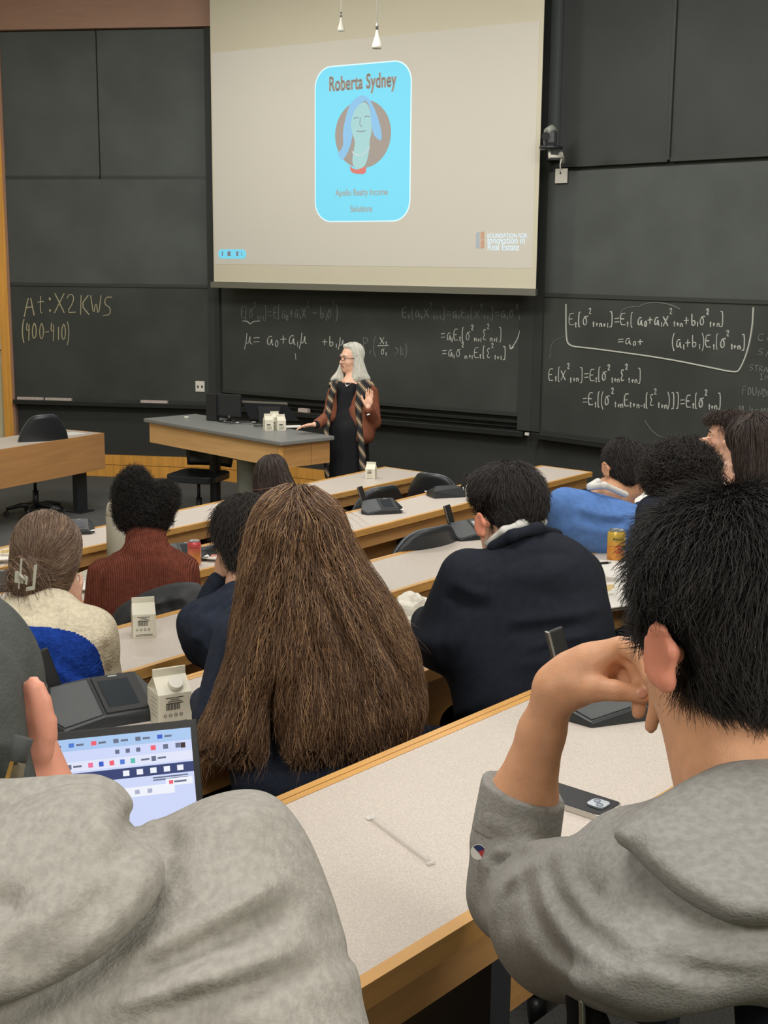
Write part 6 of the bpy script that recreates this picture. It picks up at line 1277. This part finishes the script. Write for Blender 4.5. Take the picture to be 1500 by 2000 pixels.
# --- G: navy sweatshirt, cheek on hand
tG = [pol([(447, 1134), (418, 1158), (390, 1168), (368, 1182), (354, 1212), (352, 1240), (362, 1264), (384, 1282), (410, 1330), (620, 1340), (640, 1220), (600, 1170), (540, 1145), (480, 1132)], 3.95, .12, .11, .03), cap(Pc(378, 1215, 3.95), Pc(392, 1268, 4.0), .05, k=.03), cap(Pc(398, 1200, 4.15), Pc(427, 1138, 4.08), .045, .037, .02)]
wG = Pc(430, 1128, 4.07)
armG = ([(385, 1215, 4.0), (385, 1255, 4.15), (427, 1135, 4.08)], (.045, .04, .026), hand_prims(wG, np.array([.15, -1, .0]), np.array([-.6, 0, -.6]), .9, .25)); armG2 = ([(610, 1210, 4.05), (650, 1290, 4.1), (580, 1250, 4.3)], (.045, .04, .028))
pG, bodyG, gG, cG, RG = person('person in navy sweatshirt leaning on hand, wavy black hair', (478, 1050, 4.05), .9, .25, .1, 3, (488, 1140, 4.0), ((385, 1200, 4.0), (605, 1190, 4.05)), [armG, armG2], tG, M_NAVYS, SK_FAIR, gname='sweatshirt', folds=[([(372, 1190), (420, 1195), (478, 1182)], 4, -.005), ([(365, 1240), (395, 1250), (410, 1280)], 8, .007), ([(440, 1150), (470, 1160), (500, 1152)], 5, -.005)], h=.0075)
hG = hair_obj(pG, scalp(cG, RG, (.084, .104, .094))+[pol([(427, 1028), (441, 1000), (464, 980), (490, 976), (515, 986), (535, 1010), (540, 1060), (525, 1110), (500, 1138), (470, 1130), (452, 1105), (438, 1078), (428, 1054)], 4.0, .085, .08, .02)], B_BLACK, .008, noise=.004)
strands(hG, 6500, .06, 8, H_BLACK, radial(cG, .06, .5), lift=.10, rnd=.12, bend=.2, curl=.006, curln=.9, rad=.0008, seed=15, front=.4, grav=.6, lvar=.5)

# --- H: long straight dark hair at the frontmost table
tH = [pol([(488, 985), (540, 972), (590, 985), (602, 1030), (600, 1090), (480, 1090), (478, 1030)], 8.0, .11, .1, .03)]
arH = ([(500, 1000, 8.0), (495, 1050, 8.1), (520, 1030, 8.35)], (.045, .04, .028)); arH2 = ([(590, 1000, 8.05), (600, 1050, 8.1), (570, 1030, 8.35)], (.045, .04, .028))
pH, bodyH, gH, cH, RH = person('person with straight dark hair at the frontmost table', (533, 928, 8.05), .2, .05, 0, 1, (540, 975, 8.05), ((500, 995, 8.0), (590, 995, 8.05)), [arH, arH2], tH, M_BLKCL, SK_FAIR, h=.010, hg=.012, face=False)
hH = hair_obj(pH, [ell(H(cH, RH, 0, -.012, .03), (.085, .105, .098), RH, .02), pol([(498, 960), (495, 930), (501, 906), (516, 894), (536, 891), (552, 901), (564, 925), (577, 950), (590, 975), (592, 1030), (500, 1030)], 7.98, .08, .075, .03)], B_DKBR, .010)
flowD = (0.12, 0, -1)
strands(hH, 3500, .30, 10, H_DKBR, flowD, rnd=.03, rad=.0014, seed=17, hug=.008, front=.3, bundle=.06)

# --- I: blue sweater
tI = [pol([(1074, 1030), (1075, 990), (1090, 962), (1108, 953), (1146, 957), (1186, 968), (1230, 980), (1258, 991), (1271, 1003), (1262, 1032), (1250, 1090), (1130, 1100), (1090, 1060)], 5.05, .125, .11, .03), cap(Pc(1098, 985, 5.0), Pc(1090, 1032, 5.1), .062, .05, .03)]
arI = ([(1100, 985, 5.05), (1092, 1040, 5.15), (1130, 1010, 5.4)], (.045, .04, .028)); arI2 = ([(1255, 1005, 5.25), (1270, 1050, 5.35), (1240, 1010, 5.6)], (.045, .04, .028))
pI, bodyI, gI, cI, RI = person('person in blue sweater with pale shirt collar, short dark hair', (1222, 918, 5.2), .25, .25, .38, 3, (1190, 968, 5.15), ((1105, 978, 5.05), (1250, 1000, 5.25)), [arI, arI2], tI, M_BLUESW, SK_TAN, gname='sweater', h=.0065, ear=0, extra=ear_prims(1183, 917, 5.1, 1.0, -.35, .8),
     folds=[([(1105, 965), (1112, 1000), (1105, 1040)], 6, -.006), ([(1120, 990), (1170, 1005), (1230, 1010)], 7, .009), ([(1120, 1005), (1175, 1022), (1240, 1020)], 5, -.008), ([(1110, 1025), (1180, 1040), (1250, 1032)], 6, .008), ([(1130, 965), (1180, 985), (1240, 992)], 5, -.006), ([(1200, 1015), (1225, 1000), (1262, 1000)], 5, .006)])
sculpted('shirt_collar', [cap(Pc(1152, 952, 5.02), Pc(1180, 948, 4.98), .013, k=.01), cap(Pc(1180, 948, 4.98), Pc(1222, 966, 5.04), .013, k=.01), cap(Pc(1152, 950, 5.02), Pc(1168, 940, 5.05), .014, k=.01)], .007, M_SHIRT, pI)
hI = hair_obj(pI, scalp(cI, RI, (.082, .102, .092))+[pol([(1188, 930), (1192, 903), (1206, 886), (1230, 876), (1252, 882), (1264, 900), (1260, 932), (1246, 948), (1226, 957), (1204, 948)], 5.16, .08, .075, .02)], B_BLACK, .008, noise=.002)
strands(hI, 4000, .022, 5, H_BLACK, radial(cI), avoid=[(P(1182, 918, 5.15), .03)], lift=.15, rnd=.2, rad=.001, seed=19, front=.4)

# --- J: curly dark hair
tJ = [pol([(1255, 985), (1300, 970), (1380, 970), (1420, 1000), (1430, 1120), (1260, 1120)], 4.25, .11, .1, .03)]
arJ = ([(1275, 1000, 4.25), (1265, 1090, 4.3), (1290, 1040, 4.5)], (.045, .04, .028)); arJ2 = ([(1400, 1000, 4.3), (1430, 1090, 4.4), (1400, 1040, 4.6)], (.045, .04, .028))
pJ, bodyJ, gJ, cJ, RJ = person('person with big dark curly hair between blue sweater and others', (1325, 938, 4.35), .5, .3, 0, 4, (1335, 995, 4.3), ((1275, 1000, 4.25), (1400, 1000, 4.3)), [arJ, arJ2], tJ, M_NAVYS, SK_TAN, h=.010, hg=.012)
hJ = hair_obj(pJ, scalp(cJ, RJ, (.092, .110, .088), (0, -.02, .025))+[pol([(1264, 925), (1268, 904), (1284, 888), (1308, 878), (1336, 873), (1358, 880), (1378, 898), (1388, 917), (1393, 940), (1370, 956), (1330, 966), (1294, 962), (1274, 948)], 4.28, .10, .09, .02)], B_BLACK, .009, noise=.006)
strands(hJ, 5500, .034, 10, H_BLACK, (0, 0, -1), lift=.8, rnd=.3, bend=.12, curl=.009, curln=1.6, rad=.0013, seed=21, front=.4, lvar=.5)
gl = thing('eyeglasses', 'dark framed glasses showing below the curly hair', 'glasses', P(1290, 980, 4.4))
mb = MB(); mb.tube([P(1284, 985, 4.38), P(1290, 976, 4.4), P(1300, 974, 4.45), P(1300, 984, 4.45), P(1290, 990, 4.42)], .003, 5, closed=True); mb.tube([P(1296, 976, 4.4), P(1320, 978, 4.3)], .0025, 5); mb.build('frame', M_BLACKP, gl, world=True)

# --- K: profile face looking left
cKp = (1420, 853, 6.75); wK = Pc(1392, 900, 6.72)
arK = ([(1415, 935, 6.8), (1420, 985, 6.7), (1366, 893, 6.7)], (.045, .04, .026), hand_prims(Pc(1366, 888, 6.70), np.array([.0, -1, .0]), np.array([-1, 0, -.3]), .85, 1.1)); arK2 = ([(1500, 930, 6.9), (1530, 985, 6.8), (1480, 980, 6.6)], (.045, .04, .028))
tK = [pol([(1420, 925), (1460, 912), (1510, 925), (1530, 980), (1530, 1060), (1420, 1060)], 6.85, .11, .1, .03)]
pK, bodyK, gK, cK, RK = person('person in profile facing the boards, fist at nose, dark hair', cKp, 1.42, .05, 0, 3, (1455, 918, 6.8), ((1425, 930, 6.75), (1510, 930, 6.9)), [arK, arK2], tK, M_BLKCL, SK_FAIR, h=.0055, hg=.012)
eyes(cK, RK, pK)
hK = hair_obj(pK, [ell(H(cK, RK, 0, -.030, .045), (.084, .092, .088), RK, .02), ell(H(cK, RK, 0, .03, .095), (.06, .065, .032), RK, .02)], B_DKBR, .007, noise=.003)
strands(hK, 3500, .036, 7, H_DKBR, radial(cK, .05, .4), avoid=[(c2w(H(cK, RK, 0, .09, -.02)), .088)], lift=.25, rnd=.25, curl=.005, curln=.8, rad=.0013, seed=23, lvar=.5)

# --- L: long dark hair at the right edge, chin on hand
wL_ = Pc(1418, 948, 4.62)
arL = ([(1440, 980, 4.6), (1410, 1060, 4.7), (1416, 952, 4.62)], (.045, .036, .025), hand_prims(wL_, np.array([.1, -1, 0]), np.array([-.8, 0, -.5]), .85, .9)); arL2 = ([(1560, 980, 4.7), (1600, 1060, 4.7), (1540, 1030, 4.9)], (.045, .04, .028))
tL = [pol([(1440, 965), (1500, 950), (1570, 965), (1600, 1040), (1600, 1150), (1430, 1150)], 4.65, .11, .1, .03)]
pL, bodyL, gL, cL, RL_ = person('person with long dark hair at the right edge, chin on hand', (1464, 878, 4.68), 1.0, .1, 0, 4, (1490, 955, 4.7), ((1445, 975, 4.6), (1560, 975, 4.7)), [arL, arL2], tL, M_BLKCL, SK_FAIR, h=.0075, hg=.012)
hL = hair_obj(pL, [ell(H(cL, RL_, 0, -.022, .04), (.086, .100, .094), RL_, .02), pol([(1428, 852), (1436, 832), (1455, 820), (1484, 817), (1530, 826), (1560, 880), (1566, 960), (1560, 1040), (1452, 1040), (1446, 980), (1440, 940), (1434, 900)], 4.60, .05, .048, .03)], B_DKBR, .009)
strands(hL, 3500, .28, 10, H_DKBR, (0.05, 0, -1), rnd=.04, rad=.0011, seed=25, hug=.008, front=.4, bundle=.08)

# --- M: the standing speaker
dS = 11.15
def Sp(x, y, dz=0): return Pc(x, y, dS+dz)
rootS = thing('person', 'silver haired speaker standing in brown jacket, black dress and scarf', 'person', P(685, 900, dS)*[1, 1, 0])
cS = Sp(686, 700); RS = headR(2.2, .02, 0)
def floorc(x, dz=0): q = P(x, 1000, dS+dz); y = q[1]; return lambda z: w2c(np.array([q[0], y, z]))
b = head(cS, RS, 1.0, 1.0)+[cap(H(cS, RS, 0, -.02, -.07), Sp(685, 748), .048, .052, .03), cap(Sp(685, 760), Sp(682, 850), .10, .10, .05), cap(Sp(658, 762, .05), Sp(718, 764, -.05), .055, k=.04)]
hipz = w2c(np.array([P(680, 870, dS)[0], P(680, 870, dS)[1], .92]))
sx, sy = P(680, 870, dS)[:2]
for o in (-.09, .09):
    a = w2c([sx+o, sy, .88]); k_ = w2c([sx+o*1.1, sy, .48]); f_ = w2c([sx+o*1.2, sy+.01, .09]); to_ = w2c([sx+o*1.3-.08, sy-.14, .04])
    b += [cap(a, k_, .085, .055, .03), cap(k_, f_, .052, .034, .03), cap(f_, to_, .035, .028, .02)]
b += arm_prims([Sp(655, 768, .0), Sp(643, 815, -.1), Sp(615, 829, -.25)], (.045, .036, .024), .015)
b += hand_prims(Sp(614, 829, -.25), np.array([-1, .12, -.1]), np.array([-.1, -1, -.1]), .98, .22, 1)
b += arm_prims([Sp(724, 770, -.05), Sp(731, 826, -.12), Sp(719, 796, -.30)], (.045, .036, .024), .015)
b += hand_prims(Sp(719, 795, -.30), np.array([.12, -1, -.05]), np.array([.25, .05, .95]), .98, .12, 1)
bodyS = sculpted('body', b, .0055, SK_FAIR, rootS); eyes(cS, RS, rootS, 1, (92, 92, 90))
sculpted('lips', [cap(H(cS, RS, -.016, .0905, -.0635), H(cS, RS, .016, .0905, -.0635), .0065, k=.003)], .003, mat('lip_tone', (176, 96, 88), .4), bodyS)
dress = [cap(Sp(684, 751, -.005), Sp(684, 762, -.03), .062, .09, .03), cap(Sp(662, 760), Sp(708, 760), .064, k=.03), pol([(656, 752), (668, 748), (684, 746), (700, 750), (712, 790), (708, 850), (716, 900), (716, 950), (650, 950), (645, 900), (648, 850), (650, 790)], dS-.02, .105, .10, .03)]
for o, z0, z1, r0, r1 in ((0, .95, .35, .17, .19),): dress.append(cap(w2c([sx, sy, z0]), w2c([sx, sy, z1]), r0, r1, .05))
sculpted('dress', dress, .009, mat('black_dress', (26, 27, 30), .75, spec=.2), rootS, [([(670, 850), (672, 900), (668, 940)], 3, .005), ([(690, 840), (694, 900), (690, 945)], 3, .005)])
M_JKT = mat('brown_suede_jacket', (134, 82, 62), .75, var=.1, scale=30, spec=.2)
jkp = [pol([(700, 752), (716, 750), (728, 754), (735, 775), (736, 810), (734, 845), (728, 864), (714, 868), (704, 872), (686, 872), (682, 840), (677, 796), (686, 780), (694, 762)], dS-.06, .125, .11, .02),
       pol([(640, 770), (650, 756), (662, 754), (652, 790), (648, 840), (640, 868), (634, 860), (638, 810)], dS-.03, .11, .10, .02),
       cap(Sp(655, 768), Sp(643, 813, -.1), .066, .055, .03), cap(Sp(643, 813, -.1), Sp(620, 828, -.22), .052, .042, .02), cap(Sp(724, 768, -.05), Sp(731, 824, -.12), .068, .058, .03), cap(Sp(731, 824, -.12), Sp(720, 800, -.28), .054, .042, .02)]
jS = sculpted('jacket', jkp, .0075, M_JKT, rootS, [([(677, 797), (690, 788), (700, 780)], 1.6, -.010), ([(702, 790), (704, 830), (703, 870)], 2, -.008), ([(726, 800), (722, 830), (725, 855)], 3, -.006), ([(640, 800), (634, 815), (628, 822)], 3, .006)])
for a0, a1 in (((622, 828, -.215), (618, 829, -.235)), ((720, 801, -.275), (719.5, 799, -.285))):
    mb = MB(); sculpted('dark_cuff', [cap(Sp(*a0), Sp(*a1), .036, k=.01)], .006, M_BLKCL, jS)
M_SCF = mat('patterned_scarf', (30, 28, 28), .75)
nt = M_SCF.node_tree; tc = nt.nodes.new('ShaderNodeTexCoord'); mp = nt.nodes.new('ShaderNodeMapping'); wv = nt.nodes.new('ShaderNodeTexWave'); rp = nt.nodes.new('ShaderNodeValToRGB')
nt.links.new(tc.outputs['Object'], mp.inputs[0]); mp.inputs['Rotation'].default_value = (0, radians(40), 0); nt.links.new(mp.outputs[0], wv.inputs[0]); wv.inputs['Scale'].default_value = 4.6; wv.inputs['Distortion'].default_value = 1.6; wv.inputs['Detail Scale'].default_value = 1.2; wv.bands_direction = 'X'
for p_, c3 in ((.0, (26, 26, 28)), (.60, (30, 28, 28)), (.68, (206, 190, 160)), (.72, (96, 66, 50)), (.80, (60, 40, 34)), (.9, (30, 28, 28)), (.95, (180, 160, 130))):
    el = rp.color_ramp.elements[0] if p_ == 0 else (rp.color_ramp.elements.new(p_)); el.position = p_; el.color = srgb(c3)
rp.color_ramp.elements[-1].color = srgb((180, 160, 130)); nt.links.new(wv.outputs['Fac'], rp.inputs[0]); nt.links.new(rp.outputs[0], nt.nodes['Principled BSDF'].inputs['Base Color'])
sS = sculpted('scarf', [pol([(646, 752), (656, 742), (662, 748), (652, 780), (646, 810), (643, 850), (643, 900), (644, 938), (634, 936), (632, 900), (632, 850), (634, 810), (640, 775)], dS-.165, .022, .02, .01, smooth=1),
     pol([(694, 748), (716, 738), (730, 750), (716, 770), (706, 800), (708, 840), (714, 880), (716, 928), (702, 930), (701, 880), (696, 830), (693, 790), (696, 765)], dS-.185, .022, .02, .01, smooth=1),
     cap(Sp(648, 752, -.02), Sp(668, 744, .03), .03, k=.03), cap(Sp(700, 750, -.02), Sp(724, 752, -.02), .035, k=.03)], .006, M_SCF, rootS)
hS = hair_obj(rootS, [ell(H(cS, RS, 0, -.030, .040), (.086, .088, .092), RS, .02), ell(H(cS, RS, 0, .000, .104), (.060, .062, .022), RS, .02),
     pol([(676, 675), (686, 673), (697, 678), (704, 690), (710, 710), (716, 730), (724, 741), (716, 747), (702, 750), (688, 750), (686, 740), (690, 722), (691, 706), (689, 694), (682, 684)], dS-.02, .07, .065, .015, smooth=1),
     pol([(666, 700), (663, 716), (658, 728), (648, 738), (646, 744), (656, 744), (666, 750), (670, 742), (670, 724)], dS+.03, .05, .045, .012, smooth=1)], B_SILV, .006)
strands(hS, 3500, .16, 9, H_SILV, (0.10, 0, -1), rnd=.04, rad=.0012, seed=27, hug=.006, bundle=.08)
mb = MB()
L3 = lambda x, y, z: tuple(c2w(H(cS, RS, x, y, z)))
gS = thing('eyeglasses', 'dark rounded glasses worn by the silver haired speaker', 'glasses', L3(0, .1, .008))
for sd in (-1, 1): mb.tube([L3((.033*sd+.025*cos(k*pi/8)), .110-.25*abs(.033*sd+.023*cos(k*pi/8))**1.4, .005+.0165*sin(k*pi/8)) for k in range(16)], .0028, 5, closed=True)
mb.tube([L3(-.011, .110, .012), L3(.011, .110, .012)], .0028, 5)
for sd in (-1, 1): mb.tube([L3(.056*sd, .098, .010), L3(.072*sd, .05, .010), L3(.080*sd, -.01, .008)], .0025, 5)
tag(mb.build('frame', mat('tortoise_frame', (58, 38, 34), .3), gS, world=True), kind='stuff')
mb = MB(); mb.tube([tuple(c2w(Sp(x, y, dz))) for x, y, dz in ((671, 744, -.07), (674, 750, -.11), (677, 753, -.125), (682, 752, -.12), (687, 747, -.09))], .003, 5); nk = mb.build('necklace', M_CHROME, rootS, world=True)
sculpted('pendant', [ell(Sp(677, 753.5, -.13), (.009, .009, .006), None, .001)], .003, M_SHIRT, nk)
sculpted('bracelet', [cap(Sp(717, 811, -.33), Sp(722, 809, -.33), .008, k=.005)], .004, M_CHROME, rootS)
# chairs that carry the seated people, and a jacket with a zip under the nearest person
for nm, root, row, F in (('swivel chair under the grey sweatshirt wearer', pA, 5, (-.45, .89)), ('swivel chair under the capped hoodie person', pB, 5, (-.35, .94)), ('chair hidden under the long brown hair', pC, 4, (-.55, .83)), ('chair under the navy blazer wearer', pD, 4, (-.6, .8)), ('chair under the fleece wearer with hair claw', pE, 3, (-.3, .95)),
                         ('chair carrying the draped black jacket', pF, 2, None), ('chair under the navy sweatshirt wearer', pG, 3, None), ('chair under the dark-haired person in front', pH, 1, None), ('black chair with pale rim behind the blue sweater', pI, 3, None), ('chair under the curly haired person', pJ, 4, None), ('chair under the person with fist at nose', pK, 3, None), ('chair under the dark-haired person at the edge', pL, 4, None)):
    F = np.array(F if F else (-sin(ROWA), cos(ROWA))); a = math.atan2(-F[0], F[1]); q = np.array(root.location)[:2]-F*.06
    make_chair('swivel_chair', 'black '+nm if not nm.startswith('black') else nm, (q[0]-F[0]*.02, q[1]-F[1]*.02, FZ[row]), a, back_h=.80)
zj = thing('jacket', 'black zipped jacket hanging below the sweatshirt wearer', 'jacket', P(1130, 1985, 1.42))
sculpted('cloth', [pol([(1098, 1925), (1150, 1945), (1200, 1990), (1200, 2120), (1090, 2120), (1110, 1990)], 1.36, .03, .03, .01)], .006, M_BLKCL, zj)
mb = MB(); mb.tube([tuple(P(1136+.3*k-(k > 4)*.4*(k-4), 1950+k*8, 1.325)) for k in range(12)], .0035, 6); mb.build('zipper', M_ALU, zj, world=True)

GR = {'swivel_chair': 'black swivel chairs along the rows', 'seminar_table': 'long curved seminar tables', 'microphone_unit': 'conference microphone units', 'water_carton': 'white water cartons', 'drink_can': 'drink cans',
      'paper_plate': 'paper plates with lunch', 'chalkboard': 'chalkboard panels', 'chalk_tray': 'chalk trays', 'chalkboard_eraser': 'felt erasers in the trays', 'chalk_stick': 'loose chalk pieces', 'outlet_plate': 'wall plates',
      'wall_notice': 'notices on the cream wall', 'hanging_microphone': 'microphones hanging from the ceiling', 'person': 'people in the lecture hall', 'eyeglasses': 'eyeglasses', 'desk_monitor': 'screens on the lectern', 'paper_sheet': 'loose paper sheets', 'jacket': 'black jackets on chairs'}
for o in bpy.data.objects:
    k = o.name.split('.')[0]
    if o.parent is None and k in GR and 'label' in o: o['group'] = GR[k]
